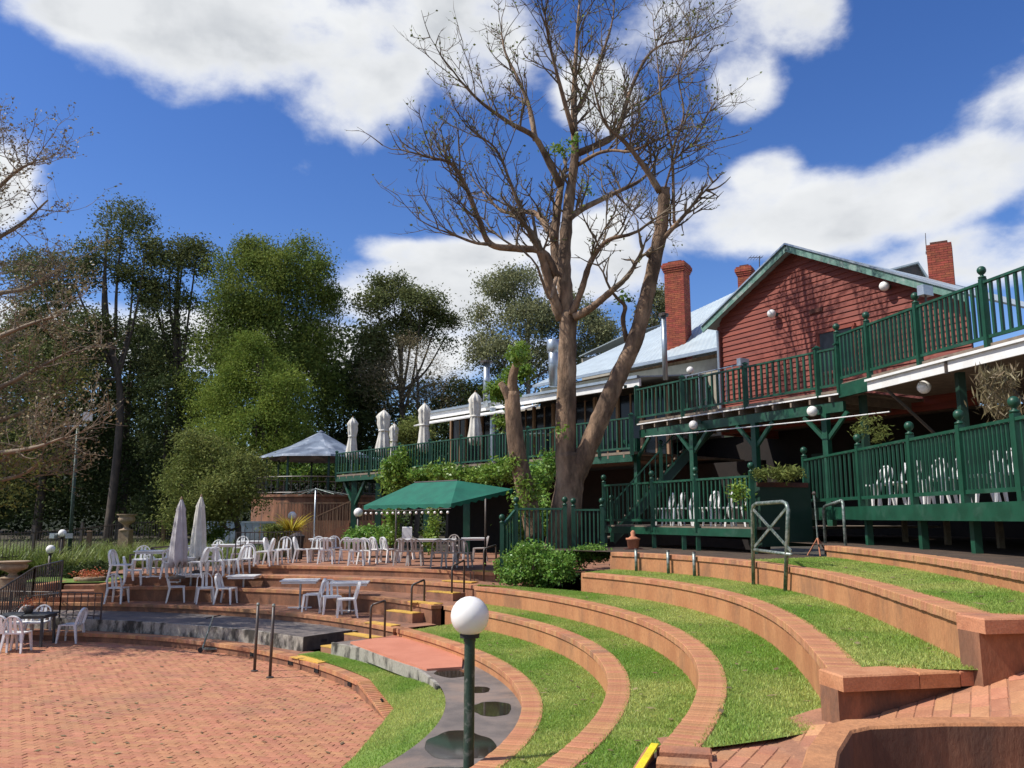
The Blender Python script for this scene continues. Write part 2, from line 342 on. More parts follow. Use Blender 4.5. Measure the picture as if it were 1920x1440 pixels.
cb = MB().cham((.125,0,-.04), (.262,.080,.08), ch=.006).mesh('coping_brick', 'coping')
def polar_strip(name, ra, rb, z, t0, t1, m, thick=.3, step=1.5, zf=None):
    n = max(2, int(abs(t1-t0)/step)); mb = MB(); K = 4
    zf = zf or (lambda t, s: z)
    for i in range(n+1):
        t = R(t0+(t1-t0)*i/n); a, b = ra(t), rb(t)
        for k in range(K+1):
            mb.v.append(tuple(pol(t, a+(b-a)*k/K, zf(t, k/K))))
    mb.f = [(i*(K+1)+k, i*(K+1)+k+1, (i+1)*(K+1)+k+1, (i+1)*(K+1)+k) for i in range(n) for k in range(K)]; mb.mi = [0]*len(mb.f)
    if t1 < t0: mb.f = [q[::-1] for q in mb.f]
    return mb.build(name, m)
def arc_wall(name, label, rf, z, zb, t0, t1, width=.25, body='render', coping=True, single=12.5, cat='wall', chh=.08, top=None):
    w = thing(name, label, cat); n = max(2, int(abs(t1-t0)/1.5)); mb = MB(); inset = .022 if coping else 0
    zt = z-chh if coping else z
    for i in range(n+1):
        t = R(t0+(t1-t0)*i/n); a = rf(t)+inset; b = rf(t)+width
        zq = zb(t) if callable(zb) else zb
        mb.v += [tuple(pol(t, a, zq)), tuple(pol(t, a, zt)), tuple(pol(t, b, zt)), tuple(pol(t, b, zq))]
    for i in range(n):
        for k in range(3): mb.f.append((i*4+k, i*4+k+1, i*4+4+k+1, i*4+4+k))
    mb.f += [(3,2,1,0), (n*4, n*4+1, n*4+2, n*4+3)]; mb.mi = [0]*len(mb.f)
    fo = mb.build('rendered_face', body, w); bm = bmesh.new(); bm.from_mesh(fo.data); bmesh.ops.recalc_face_normals(bm, faces=bm.faces); bm.to_mesh(fo.data); bm.free()
    if coping:
        t = R(min(t0, t1)); te = R(max(t0, t1)); rest = MB(); cnt = 0
        while t < te:
            r = rf(t); p = pol(t, r, z+random.uniform(-.003,.003)); dr = (rf(t+.01)-rf(t-.01))/.02
            ang = t-math.atan2(dr, r)
            if (p-Vector((0,0,EYE))).length < single and cnt < 300:
                o = obj('coping_brick', cb, w, p, ang+random.uniform(-.012,.012)); cnt += 1
            else:
                q = pol(t, r+.125, z-.04); rest.cham(q, (.262,.082,.08), ang, .005)
            t += .0845/math.hypot(r, dr)
        if rest.f: struct(rest.build('coping_bricks', 'coping', w), 'stuff')
    return w
# right-hand grass terraces
arc_wall('retaining_wall', 'lowest curved terracotta retaining wall beside the grey walkway, behind the lamp post', rA, .90, .3, 43.5, -40)
arc_wall('retaining_wall', 'second curved terracotta retaining wall up from the grey walkway', rB, 1.28, .8, 43, -38)
arc_wall('retaining_wall', 'third curved terracotta retaining wall, ending at the yellow line by the brick path', rC, 1.67, 1.2, 42, -26.5)
arc_wall('retaining_wall', 'fourth curved terracotta retaining wall starting at the round green bush', rD, 2.08, 1.3, 29.5, -22)
arc_wall('retaining_wall', 'fifth curved terracotta wall with small metal posts below the green decks', rE, 2.47, 1.6, 30.5, -20)
arc_wall('retaining_wall', 'highest curved terracotta retaining wall under the right-hand green deck', rF, 2.70, 2.2, 14.5, -26)
cst = lambda k: (lambda t: k)
off = lambda f, k: (lambda t: f(t)+k)
LAWNS = [(off(rA,.25), off(rB,.03), .885, 41.5, -40), (off(rB,.25), off(rC,.03), 1.265, 42, -38), (off(rC,.25), off(rD,.03), 1.655, 42, -21.9),
         (off(rD,.25), off(rE,.03), 2.065, 30, -20.6), (off(rE,.25), off(rF,.03), 2.455, 14.5, -19.5)]
for a, b, z, t0, t1 in LAWNS: struct(polar_strip('lawn', a, b, z, t0, t1, 'lawn_base', zf=(lambda t, s, z=z: z+.035*s)))
mb = MB()                                     # slanting end of the third lawn
for k in range(8):
    def lp(t, q): t = R(t); a_ = rC(t)+.25; b_ = rD(t)+.03; return pol(t, a_+(b_-a_)*q, 1.655+.035*q)
    q0, q1 = k/8, (k+1)/8; mb.add([lp(-21.9,q0), lp(-21.9,q1), lp(-25.9+4.0*q1,q1), lp(-25.9+4.0*q0,q0)], [(3,2,1,0)])
struct(mb.build('lawn', 'lawn_base'))
struct(polar_strip('earth_bank', off(rF,.25), cst(34), 2.69, 36, -45, 'soil'))
struct(polar_strip('earth_bank', off(rE,.25), off(rF,.26), 2.46, 40, 14.5, 'soil'))
# plaza
z0 = 0.0
corner = G(747,1322,PZ); e1 = G(725,1355,PZ); e2 = G(650,1440,PZ)
mb = MB(); n = 40; poly = []
for i in range(n+1):
    t = R(25+(118-25)*i/n); poly.append(pol(t, rK(t)+.05))
poly += [Vector((-16,20,0)), Vector((-16,2,0)), Vector((-3.2,2,0)), Vector((-2.6,7,0)), e2, e1]
mb.add([(p.x,p.y,PZ-.006) for p in poly], [tuple(range(len(poly)))[::-1]])
pz = mb.build('brick_plaza', 'mortar'); bm = bmesh.new(); bm.from_mesh(pz.data); bmesh.ops.recalc_face_normals(bm, faces=bm.faces)
bmesh.ops.triangulate(bm, faces=bm.faces)
for f in bm.faces:
    if f.normal.z < 0: f.normal_flip()
bm.to_mesh(pz.data); bm.free(); struct(pz)
pp = np.array([(p.x,p.y) for p in poly])
def inside(x, y, pp=pp):
    n = len(pp); c = False; j = n-1
    for i in range(n):
        if (pp[i,1] > y) != (pp[j,1] > y) and x < (pp[j,0]-pp[i,0])*(y-pp[i,1])/(pp[j,1]-pp[i,1])+pp[i,0]: c = not c
        j = i
    return c
pv = MB().cham((0,0,-.02), (.199,.0965,.04), ch=.004).mesh('paving_brick', 'paver')
ang = R(-14); ca, sa = math.cos(ang), math.sin(ang); cand = []
for j in range(-12, 220):
    for i in range(-86, 58):
        a = (i+.5*(j % 2))*.205; b = j*.1025
        x = -4+a*ca-b*sa; y = 9+a*sa+b*ca
        if y < 8.2 or x < -1.0*(y*.66)-.6 or not inside(x, y): continue
        ex = 0
        cand.append((y*y+x*x, x, y))
cand.sort(); rest = MB()
vis = [q for q in cand if q[2] > 10.0]; near = set(vis[:300])
for q in cand:
    zz = PZ+random.uniform(-.0035,.0035); ra = ang+random.uniform(-.012,.012)
    if q in near: obj('paving_brick', pv, pz, (q[1],q[2],zz), ra)
    else: rest.cham((q[1],q[2],zz-.02), (.199,.0965,.04), ra, .004)
struct(rest.build('paving_bricks', 'paver', pz), 'stuff')
# flush border of the plaza on the grass side
bd = MB(); pts = [corner+Vector((.02,.05,0)), e1+Vector((.05,0,0)), e2+Vector((.05,0,0)), Vector((-2.5,7,PZ))]
for a, b in zip(pts, pts[1:]):
    d = (b-a); n = int(d.length/.084); an = math.atan2(d.y, d.x)
    for i in range(n): bd.cham(a+d*((i+.5)/n)+Vector((0,0,-.01)), (.077,.2,.05), an, .007)
struct(bd.build('plaza_border', 'coping'))
arc_wall('plaza_kerb', 'low brick kerb curving round the far edge of the brick plaza', rK, .45, .1, 26.5, 118, .26, body='render_old', chh=.07)
kr = thing('kerb_return', 'short sloping brick return where the plaza kerb ends at the lower lawn', 'kerb')
ka, kb = pol(R(27.2), rK(R(27.2))+.13, .45), e1+Vector((.12,.1,.03)); ke = Vector(((kb-ka).y, -(kb-ka).x, 0)).normalized()*.14
MB().hexa([ka-ke-Vector((0,0,.5)), kb-ke-Vector((0,0,.3)), kb+ke-Vector((0,0,.3)), ka+ke-Vector((0,0,.5)), ka-ke-Vector((0,0,.05)), kb-ke-Vector((0,0,.03)), kb+ke-Vector((0,0,.03)), ka+ke-Vector((0,0,.05))]).build('rendered_face', 'render_old', kr)
for k in range(22):
    q = ka.lerp(kb,(k+.5)/22); MB().cham((q.x,q.y,q.z-.03), (.28,(kb-ka).length/22-.004,.07), math.atan2(ke.y,ke.x), .006).build('coping_brick', 'coping', kr)
struct(polar_strip('lower_terrace', off(rK,.25), off(rW,.05), .435, 118, 46, 'terrace_brick'))
struct(polar_strip('lawn', off(rK,.2), off(rW,.02), .465, 50, 27, 'lawn_base'))
mb = MB(); L1 = [pol(R(27), rK(R(27))+.2, .465), e1+Vector((.1,0,.19)), e2+Vector((.12,0,.16)), Vector((-2.3,7,PZ+.15))]
L2 = [pol(R(t), rW(R(t))+.02, z_) for t, z_ in ((27,.465),(24,.50),(21,.54),(17.5,.60),(14,.64),(9,.665),(4,.68),(-1,.685),(-7,.69),(-14,.69),(-28,.69))]
L1 = [L1[0].lerp(L1[1],k/4) for k in range(4)]+[L1[1].lerp(L1[2],k/4) for k in range(4)]+[L1[2].lerp(L1[3],k/2) for k in range(3)]
nn = 8
for i in range(10):
    for k in range(nn):
        q = k/nn; r_ = (k+1)/nn
        mb.add([L1[i].lerp(L1[i+1],q), L1[i].lerp(L1[i+1],r_), L2[i].lerp(L2[i+1],r_), L2[i].lerp(L2[i+1],q)], [(0,1,2,3)])
struct(mb.build('lawn', 'lawn_base'))
# the grey walkway, its stage blocks and the pink ramp
WZ = lambda t, s: .70 + .03*max(0, min(1, (R(20)-t)/R(45)))
struct(polar_strip('walkway', off(rW,.0), off(rA,.03), .70, 46, -38, 'asphalt', zf=WZ))
struct(polar_strip('walkway', off(rW,.0), off(r3,.03), .70, 118, 52.5, 'asphalt'))
arc_wall('walkway_edge', 'mossy whitewashed concrete edge of the walkway beside the lower lawn', off(rW,-.05), .705, .35, 46.2, 12, .06, 'mossy', False)
arc_wall('walkway_edge', 'long mossy concrete edge of the grey walkway in front of the terrace tables', off(rW,-.05), .71, .35, 118, 53, .08, 'mossy', False)
w = thing('stage_block', 'grey stage block with black end and dark slot, beside the steps', 'stage')
t0, t1 = R(60), R(52.4); a = [pol(t0, rW(t0)-.10), pol(t1, rW(t1)-.10), pol(t1, r3(t1)-.15), pol(t0, r3(t0)-.1)]
mb = MB().prism(a, .45, .735); mb.build('top', ['asphalt'], w)
e = pol(t1, rW(t1)-.10); f = pol(t1, r3(t1)-.15); d = (f-e); nrm = Vector((d.y,-d.x,0)).normalized()
MB().add([e+nrm*.006+Vector((0,0,.44)), f+nrm*.006+Vector((0,0,.44)), f+nrm*.006+Vector((0,0,.73)), e+nrm*.006+Vector((0,0,.73))], [(0,1,2,3)]).build('end_face', 'black_edge', w)
m_ = e.lerp(f,.35); MB().bar(m_+nrm*.012+Vector((0,0,.60)), m_+nrm*.012+d.normalized()*.14+Vector((0,0,.60)), .02, .05).build('slot', 'rubber', w)
s0 = pol(t0, rW(t0)-.11); s1 = pol(t1, rW(t1)-.11)
MB().bar(s0+Vector((0,0,.58)), s1+Vector((0,0,.58)), .02, .29).build('side_face', 'mossy', w)
w = thing('ramp_platform', 'pink painted ramp platform at the head of the walkway', 'ramp')
pr_ = [G(657,1203,.75), G(747,1190,.75), G(868,1228,.745), G(866,1250,.735), G(800,1254,.735), G(735,1232,.75)]
MB().slab(pr_, .05).build('deck', 'pink_paint', w)
MB().bar(pr_[0]+Vector((0,-.02,-.14)), pr_[5]+Vector((0,-.02,-.14)), .03, .2).build('side_board', 'mossy', w)
MB().bar(pr_[5]+Vector((0,-.02,-.14)), pr_[4]+Vector((0,-.02,-.14)), .03, .2).build('side_board', 'mossy', w)
# puddles on the walkway
def puddle(u, v, ru, rv, lab):
    z = .70+.03*max(0, min(1, (20-math.degrees(math.atan2(G(u,v,.7).y-CY, G(u,v,.7).x-CX)))/45))+.005
    mb = MB(); n = 44; ph = [random.uniform(0,6) for _ in range(4)]; vs = []
    for k in range(n):
        t = 2*pi*k/n; q = 1+.05*math.sin(3*t+ph[0])+.035*math.sin(5*t+ph[1])+.02*math.sin(9*t+ph[2])
        vs.append(G(u+ru*q*math.cos(t), v+rv*q*math.sin(t), z))
    mb.add(vs, [tuple(range(n))[::-1]]); o = mb.build('puddle', 'water')
    if o.data.polygons[0].normal.z < 0: o.data.flip_normals()
    return struct(o)
for q in ((848,1262,33,8),(897,1293,22,6),(922,1329,38,14),(862,1398,67,27),(845,1446,60,9)): puddle(*q, '')
# left-hand paved terraces
arc_wall('terrace_wall', 'long low terrace wall directly above the grey walkway, below the white tables', r3, .90, .6, 112, 44, .28, 'render_old', chh=.07)
arc_wall('terrace_wall', 'dark stained terrace wall behind the white tables and chairs', r4, 1.28, .8, 98, 44.5, .28, 'render_old', chh=.07)
arc_wall('terrace_wall', 'third brown terrace wall, one step below the chairs under the green canopy', r5, 1.58, 1.2, 97, 45, .28, 'render_old', chh=.06)
arc_wall('terrace_wall', 'topmost low terrace wall in front of the row of chairs by the canopy', r6, 1.80, 1.5, 86, 44, .28, 'render_old', chh=.06)
struct(polar_strip('terrace_paving', off(r3,.26), off(r4,.05), .885, 112, 43.6, 'terrace_brick'))
struct(polar_strip('terrace_paving', off(r4,.26), off(r5,.05), 1.265, 98, 43.6, 'terrace_brick'))
struct(polar_strip('terrace_paving', off(r5,.26), off(r6,.05), 1.565, 97, 43, 'terrace_brick'))
struct(polar_strip('terrace_paving', off(r6,.26), cst(25), 1.79, 86, 42, 'terrace_brick'))
struct(polar_strip('terrace_paving', off(r5,.5), cst(18.5), 1.575, 100, 84, 'terrace_brick'))
# stairs cut through the terraces
st = thing('terrace_stairs', 'flight of brick steps with yellow nosings climbing through the terraces', 'stairs')
def step(u, v, z, w=1.0, dp=.42, h=.3, body=True):
    p = G(u, v, z); th = math.atan2(p.y-CY, p.x-CX); q = p+Vector((math.cos(th), math.sin(th), 0))*(dp/2)
    if body: MB().box((q.x,q.y,z-h/2-.006), (dp,w,h), th).build('step', 'terrace_brick', st)
    q = p+Vector((math.cos(th), math.sin(th), 0))*.13
    MB().box((q.x,q.y,z+.004), (.27,w+.01,.02), th).build('nosing', 'yellow', st)
step(570,1238,.455, 1.0, body=False); step(630,1217,.58, 1.1, h=.2); step(672,1193,.74, 1.0); step(708,1171,.905, .9, body=False)
step(748,1148,1.09, .9); step(789,1131,1.285, .9, body=False); step(824,1111,1.44, .9); step(856,1091,1.585, 1.0, body=False); step(915,1072,1.805, 1.1, body=False)
MB().box(G(645,1215,.44)+Vector((.3,.5,0)), (1.0,1.3,.2), R(50)).build('landing', 'terrace_brick', st)
# end walls of the right-hand lawns, and the brick path climbing past them
def endwall(name, label, a, b, ztop, zb, th=.26):
    w = thing(name, label, 'wall'); d = Vector(b)-Vector(a); L = d.length; an = math.atan2(d.y,d.x); nr = Vector((-d.y,d.x,0)).normalized()
    m_ = (Vector(a)+Vector(b))/2+nr*th/2
    MB().box((m_.x,m_.y,(ztop-.11+zb)/2), (L,th-.03,ztop-.11-zb), an).build('rendered_face', 'render_old', w)  # darker render puts the shade of this face into its colour
    x = 0; ks = [.62,.34,.5,.45,.38,.5]; i = 0
    while x < L-.02:
        l = min(ks[i % 6], L-x); q = Vector(a)+d.normalized()*(x+l/2)+nr*(th/2-.025)
        MB().cham((q.x,q.y,ztop-.055+random.uniform(-.004,.004)), (l-.008,th+.05,.11), an, .012).build('cap_block', 'coping', w); x += l; i += 1
    return w
D0 = pol(R(-22.2), rD(R(-22.2))); E0 = pol(R(-20.3), rE(R(-20.3))); E1 = Vector((E0.x+.02, E0.y-.02, 0))
endwall('end_wall', 'low terracotta end wall with cap blocks closing the fourth lawn above the brick path', (D0.x-.005,D0.y-.13,0), (E0.x+.06,E0.y+.05,0), 2.085, 1.5)
endwall('end_wall', 'taller terracotta end wall at the right edge of the picture', (E0.x-.005,E0.y-.13,0), (E0.x+2.4,E0.y+.22,0), 2.475, 1.6)
def pathz(x): return 1.62+.02*(x-.9)+ (.20*max(0, x-1.9) if x < 3.2 else .20*1.3+.27*(x-3.2))
px0 = pol(R(-26.5), rC(R(-26.5)))
mb = MB(); xs_ = [px0.x+.06+.25*i for i in range(32)]
yt = lambda x: 5.95 if x < px0.x else (6.02+(x-px0.x)*.30 if x < D0.x else 6.42)
for a, b in zip(xs_, xs_[1:]):
    mb.add([(a,-3,pathz(a)-.006),(b,-3,pathz(b)-.006),(b,yt(b)+.3,pathz(b)-.006),(a,yt(a)+.3,pathz(a)-.006)], [(0,1,2,3)])
bp = mb.build('brick_path', 'mortar'); struct(bp)
pv2 = MB().cham((0,0,-.02), (.221,.110,.04), ch=.005).mesh('path_brick', 'paver_dark'); ang = R(60); ca, sa = math.cos(ang), math.sin(ang); cnt = 0; rest = MB()
for j in range(-45, 60):
    for i in range(-25, 40):
        a = (i+.5*(j % 2))*.231; b = j*.116; x = 2+a*ca-b*sa; y = 5+a*sa+b*ca
        if not (px0.x+.12 < x < 6.0 and 2.6 < y < yt(x)-.07): continue
        sl_ = math.atan(.29 if x > 3.2 else .22 if x > 1.9 else .02)
        if y > 3.9 and cnt < 300:
            o = obj('path_brick', pv2, bp, (x,y,pathz(x)+random.uniform(-.003,.003))); cnt += 1
            o.rotation_mode = 'QUATERNION'; o.rotation_quaternion = Matrix.Rotation(-sl_,3,'Y').to_quaternion() @ Matrix.Rotation(ang+random.uniform(-.01,.01),3,'Z').to_quaternion()
        else:
            k0 = len(rest.v); rest.cham((x,y,-.02), (.221,.110,.04), ang, .005)
            for q in range(k0, len(rest.v)): rest.v[q] = (rest.v[q][0], rest.v[q][1], rest.v[q][2]+pathz(rest.v[q][0]))
if rest.f: struct(rest.build('path_bricks', 'paver_dark', bp), 'stuff')
sw = thing('path_steps', 'terracotta steps with a bright yellow edge line at the foot of the third wall', 'steps')
for k in range(5):
    MB().cham((px0.x+.16-.05*k,px0.y-.10-.16*k,1.60-.03*k), (.34,.15,.16), R(-12), .01).build('step_brick', 'coping', sw)
a = px0+Vector((-.03,-.02,0)); MB().bar((a.x,a.y,1.69), (a.x-.32,a.y-.75,1.60), .05, .012).build('edge_line', 'yellow_bright', sw)
MB().bar((a.x-.03,a.y,1.55), (a.x-.35,a.y-.75,1.45), .05, .25).build('riser', 'render', sw)
MB().prism([(px0.x-.3,px0.y-.5),(D0.x+.3,D0.y-.2),(D0.x+.3,D0.y+.5),(px0.x+.2,px0.y+.55)], .6, 1.60).build('lawn_footing', 'soil')['kind'] = 'structure'
# parapet in the near corner
pw = thing('parapet_wall', 'dark stained terracotta parapet wall in the bottom right corner', 'wall')
pts = [Vector((.98,2.9,0)), Vector((1.24,3.5,0)), Vector((1.44,3.86,0)), Vector((1.58,3.97,0)), Vector((2.0,4.02,0)), Vector((3.0,4.02,0)), Vector((5.2,3.92,0))]
inn = [Vector((1.09,2.84,0)), Vector((1.35,3.44,0)), Vector((1.53,3.76,0)), Vector((1.64,3.83,0)), Vector((2.0,3.885,0)), Vector((3.0,3.885,0)), Vector((5.2,3.785,0))]
zt = 2.29; mb = MB(); n = len(pts)
for q_ in pts+inn: q_.x -= .06
for k in range(n): mb.v += [(pts[k].x,pts[k].y,1.0),(pts[k].x,pts[k].y,zt-.012),(pts[k].x*.93+inn[k].x*.07,pts[k].y*.93+inn[k].y*.07,zt),(inn[k].x*.93+pts[k].x*.07,inn[k].y*.93+pts[k].y*.07,zt),(inn[k].x,inn[k].y,zt-.012),(inn[k].x,inn[k].y,1.0)]
mb.f = [(i*6+k, i*6+6+k, i*6+7+k, i*6+k+1) for i in range(n-1) for k in range(5)]+[(0,1,2,3,4,5)]; mb.mi = [0]*len(mb.f)
mb.mi = [1 if (q < 5*(n-1) and q % 5 == 4) else 0 for q in range(len(mb.f))]  # inner face gets the copy with shade in its colour
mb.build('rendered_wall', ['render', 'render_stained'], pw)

# ------------------------------------------------------------ grass blades on the lawns
def blades(pts, h=.030, w=.011):
    n = len(pts); th = RNG.uniform(0, 2*pi, n); ln = RNG.normal(0, .45, (n, 2)); hh = h*RNG.uniform(.5, 1.3, n); ww = w*RNG.uniform(.7,1.3,n)
    dx = np.stack([np.cos(th)*ww/2, np.sin(th)*ww/2, 0*th], 1); tip = np.stack([ln[:,0]*hh, ln[:,1]*hh, hh], 1)
    v = np.stack([pts-dx, pts+dx, pts+tip], 1).reshape(-1, 3); return v, np.arange(3*n).reshape(-1, 3)
allp = []
for a, b, z, t0, t1 in LAWNS:
    n = 80000; s = RNG.uniform(-.04, 1.0, n); t = np.radians(RNG.uniform(max(t1,-36), t0, n))
    if z == 1.655: t = np.radians(np.array([RNG.uniform(-25.9+4.0*max(0,q), 42) for q in s]))
    keep = RNG.random(n) < np.clip(1.15-.28*np.abs(np.degrees(t)-5)/40, .5, 1); s = s[keep]; t = t[keep]
    ra_ = np.array([a(q) for q in t]); rb_ = np.array([b(q) for q in t]); r = ra_+(rb_-ra_)*s
    allp.append(np.stack([CX+r*np.cos(t), CY+r*np.sin(t), z+.035*np.clip(s,0,1)+0*t], 1))
n = 14000; t = np.radians(RNG.uniform(27, 49, n)); s = RNG.uniform(0, 1, n); r = np.array([rK(q)+.2+(rW(q)-rK(q)-.25)*k for q, k in zip(t, s)])
allp.append(np.stack([CX+r*np.cos(t), CY+r*np.sin(t), .463+0*t], 1))
q1 = np.array([tuple(p) for p in L1]); q2 = np.array([tuple(p) for p in L2])
n = 26000; k = RNG.uniform(0, 9.5, n); i = k.astype(int); f_ = (k-i)[:,None]; s = RNG.uniform(0,1,(n,1))
allp.append((q1[i]*(1-f_)+q1[i+1]*f_)*(1-s)+(q2[i]*(1-f_)+q2[i+1]*f_)*s)
v, f = blades(np.concatenate(allp)-np.array([0,0,.004]))
g = struct(obj('grass', npmesh('grass', v, f, 'grass_blade')), 'stuff'); g['label'] = 'short green lawn grass on the curved terraces'; g['category'] = 'grass'

# fallen leaves on plaza, terraces and lawns
lp_ = []; rr = random.Random(8)
while len(lp_) < 900:
    k = rr.random()
    if k < .5:
        x, y = rr.uniform(-11,-2), rr.uniform(9.5,22)
        if inside(x, y): lp_.append((x, y, PZ+.012))
    elif k < .75:
        t = R(rr.uniform(46,100)); a_, b_, z_ = rr.choice([(r3,r4,.90),(r4,r5,1.28),(r5,r6,1.58)]); r = rr.uniform(a_(t)+.28,b_(t)-.02); q = pol(t,r,z_); lp_.append(tuple(q))
    else:
        a_, b_, z_, t0_, t1_ = rr.choice(LAWNS); t = R(rr.uniform(t1_,t0_)); r = rr.uniform(a_(t),b_(t)); lp_.append(tuple(pol(t,r,z_+.045)))
lp_ = np.array(lp_); th = RNG.uniform(0,2*pi,len(lp_)); L_ = RNG.uniform(.025,.06,len(lp_)); w_ = L_*.5
dv = np.stack([np.cos(th),np.sin(th),RNG.uniform(-.15,.15,len(th))],1); sv = np.stack([-np.sin(th),np.cos(th),RNG.uniform(-.15,.15,len(th))],1)
vv = np.stack([lp_-dv*L_[:,None], lp_+sv*w_[:,None], lp_+dv*L_[:,None], lp_-sv*w_[:,None]],1).reshape(-1,3)
leafmat('leaf_litter', (.16,.10,.055), (.24,.19,.09), .1, .45)
o = struct(obj('leaf_litter', npmesh('leaf_litter', vv, np.arange(len(vv)).reshape(-1,4), 'leaf_litter')), 'stuff')
# ------------------------------------------------------------ decks, balconies and the house
AX = Vector((.5,-.866,0)); WX = Vector((.866,.5,0))          # along the house front, and into the house
HO = Vector((6.54,27,0)); BO = Vector((4.93,23.5,0)); LO = Vector((2.5,22.3,0)); LD = Vector((.43,-.9,0)).normalized()
TO = Vector((-8.5,40,0)); TD = Vector((.638,-.77,0)).normalized(); TN = Vector((.77,.638,0))
balm = MB().box((0,0,.5), (.034,.034,1)).mesh('baluster', 'green'); balm2 = MB().box((0,0,.5), (.05,.05,1)).mesh('baluster', 'green')
postm = MB().box((0,0,.5), (.095,.095,1)).mesh('post', 'green')
_f = MB().lathe([(.045,0),(.062,.012),(.062,.03),(.03,.045),(.026,.065),(.05,.085),(.068,.115),(.072,.145),(.062,.18),(.035,.205),(.008,.213)], 14)
finm = _f.mesh('finial', 'green', True)
capm = MB().box((0,0,.015), (.13,.13,.03)).add([(-.055,-.055,.03),(.055,-.055,.03),(.055,.055,.03),(-.055,.055,.03),(0,0,.075)], [(0,1,4),(1,2,4),(2,3,4),(3,0,4)]).mesh('post_cap', 'green')
def rails(w, posts, h=1.05, nb=10, fin=True, bot=.13, bm=balm, fscale=1, ends=(True,True), ext=.06, capped=True):
    """posts: 3-d points on the floor line; adds posts, rails and balusters to the thing w"""
    for i, p in enumerate(posts):
        if (i == 0 and not ends[0]) or (i == len(posts)-1 and not ends[1]): continue
        o = obj('post', postm, w, (p.x,p.y,p.z-.12)); o.scale = (fscale,fscale,h+.12+ext)
        if capped:
            f = obj('finial' if fin else 'post_cap', finm if fin else capm, o, (0,0,1)); f.scale = (1,1,fscale/(h+.12+ext))
    for i, (a, b) in enumerate(zip(posts, posts[1:])):
        n = nb[i] if hasattr(nb, '__len__') else nb; d = b-a; an = math.atan2(d.y, d.x); up = Vector((0,0,1)); e = d.normalized()*.05
        MB().bar(a+up*(h-.02)+e, b+up*(h-.02)-e, .075*fscale, .045).build('top_rail', 'green', w)
        MB().bar(a+up*bot+e, b+up*bot-e, .045, .06).build('bottom_rail', 'green', w)
        for k in range(n):
            q = a+d*((k+1)/(n+1)); o = obj('baluster', bm, w, (q.x,q.y,q.z+bot+.03), an); o.scale = (1,1,h-bot-.07)
def at(o, d, t, z=0): return Vector((o.x+d.x*t, o.y+d.y*t, z))
def Vz(u, o, d, z): p = V(u, 900, o, d); return Vector((p.x,p.y,z))
# --- lower deck on the left
ZL = 3.0
w = thing('timber_deck', 'lower green timber deck left of the X-braced gate, white chairs behind its balusters', 'deck')
pl = [Vz(u, LO, LD, ZL) for u in (1132,1222,1304,1409)]
rails(w, pl, 1.06, [11,10,12])
a, b = pl[0], pl[-1]; ei = LD*.06
MB().slab([a-ei+WX*.06, b+ei+WX*.06, b+ei+WX*6.2, a-ei+WX*5.2], .05).build('floor', 'deck_timber', w)
MB().bar(a-ei+Vector((0,0,-.12)), b+ei+Vector((0,0,-.12)), .05, .17).build('fascia_beam', 'green', w)
for p in pl+[at(a,LD,t) for t in (1.2,3.4)]:
    MB().box((p.x+.03,p.y+.07,(ZL-.2+2.4)/2), (.09,.09,ZL-.2-2.4)).build('stump', 'green', w)
# --- lower deck on the right
ZR = 3.42
w = thing('timber_deck', 'long green timber deck at the right with ball finials along its railing', 'deck')
pr_ = [Vz(u, Vector((6.55,0,0)), Vector((.0,1,0)), ZR) for u in (1510,1613,1712,1808,1915)]+[Vector((6.45,8.9,ZR)), Vector((6.3,7.2,ZR))]
rails(w, pr_, 1.06, [12,12,12,12,12,12], True, .14, balm, 1.05)
a, b = pr_[0]+Vector((-.02,.3,0)), pr_[-1]
MB().slab([a+Vector((.06,0,-.03)), b+Vector((.06,0,-.03)), b+Vector((6,0,-.03)), a+Vector((5,1.2,-.03))], .06).build('floor', 'deck_timber', w)
MB().bar(a+Vector((0,0,-.145)), b+Vector((0,0,-.145)), .06, .25).build('fascia_beam', 'green', w)
for p in pr_: MB().box((p.x+.10,p.y,(ZR-.27+2.6)/2), (.11,.11,ZR-.27-2.6)).build('stump', 'green', w)
for k in range(6): MB().box((8.2,17.5-k*1.7,3.0), (.09,.09,.7)).build('stump', 'deck_timber', w)
# --- steps and plants between the decks; landing rail by the tree
w = thing('landing_balustrade', 'short green balustrade with sloping left end, between bush and big tree', 'balustrade')
yb = 20.4; q = [P(941,1040,yb-.25), P(968,1045,yb), P(1060,1045,yb-.2)]
zl = q[1].z; q[0].z = zl-.42; q[2].z = zl
for p in q: p.z += .06
rails(w, q, 1.12, [4,10], True, .12)
MB().slab([q[1]+Vector((0,0,-.05)), q[2]+Vector((0,0,-.05)), q[2]+Vector((.3,1.8,-.05)), q[1]+Vector((.3,1.8,-.05))], .05).build('landing', 'deck_timber', w)
w = thing('deck_stairs', 'dark timber stairs rising in the shade under the upper balcony', 'stairs')
s0, s1 = Vector((3.0,25.3,2.6)), Vector((6.0,25.0,5.9)); n = 15
for k in range(n):
    p = s0.lerp(s1, k/n); MB().box((p.x,p.y+.5,p.z), (.28,1.1,.045), R(-5)).build('tread', 'deck_timber', w)
MB().bar(s0+Vector((0,-.1,-.1)), s1+Vector((0,-.1,-.1)), .06, .25).build('stringer', 'green_dark', w)
rails(w, [s0+Vector((0,-.15,0)), s0.lerp(s1,.5)+Vector((0,-.15,0)), s1+Vector((0,-.15,0))], 1.0, 8, True)
w = thing('gate_balustrade', 'short shaded green balustrade between the big trunk and the left deck', 'balustrade')
q = [P(1076,1035,20.6), P(1130,1035,20.4)]
for p in q: p.z = 2.35
rails(w, q, 1.05, 6, True)
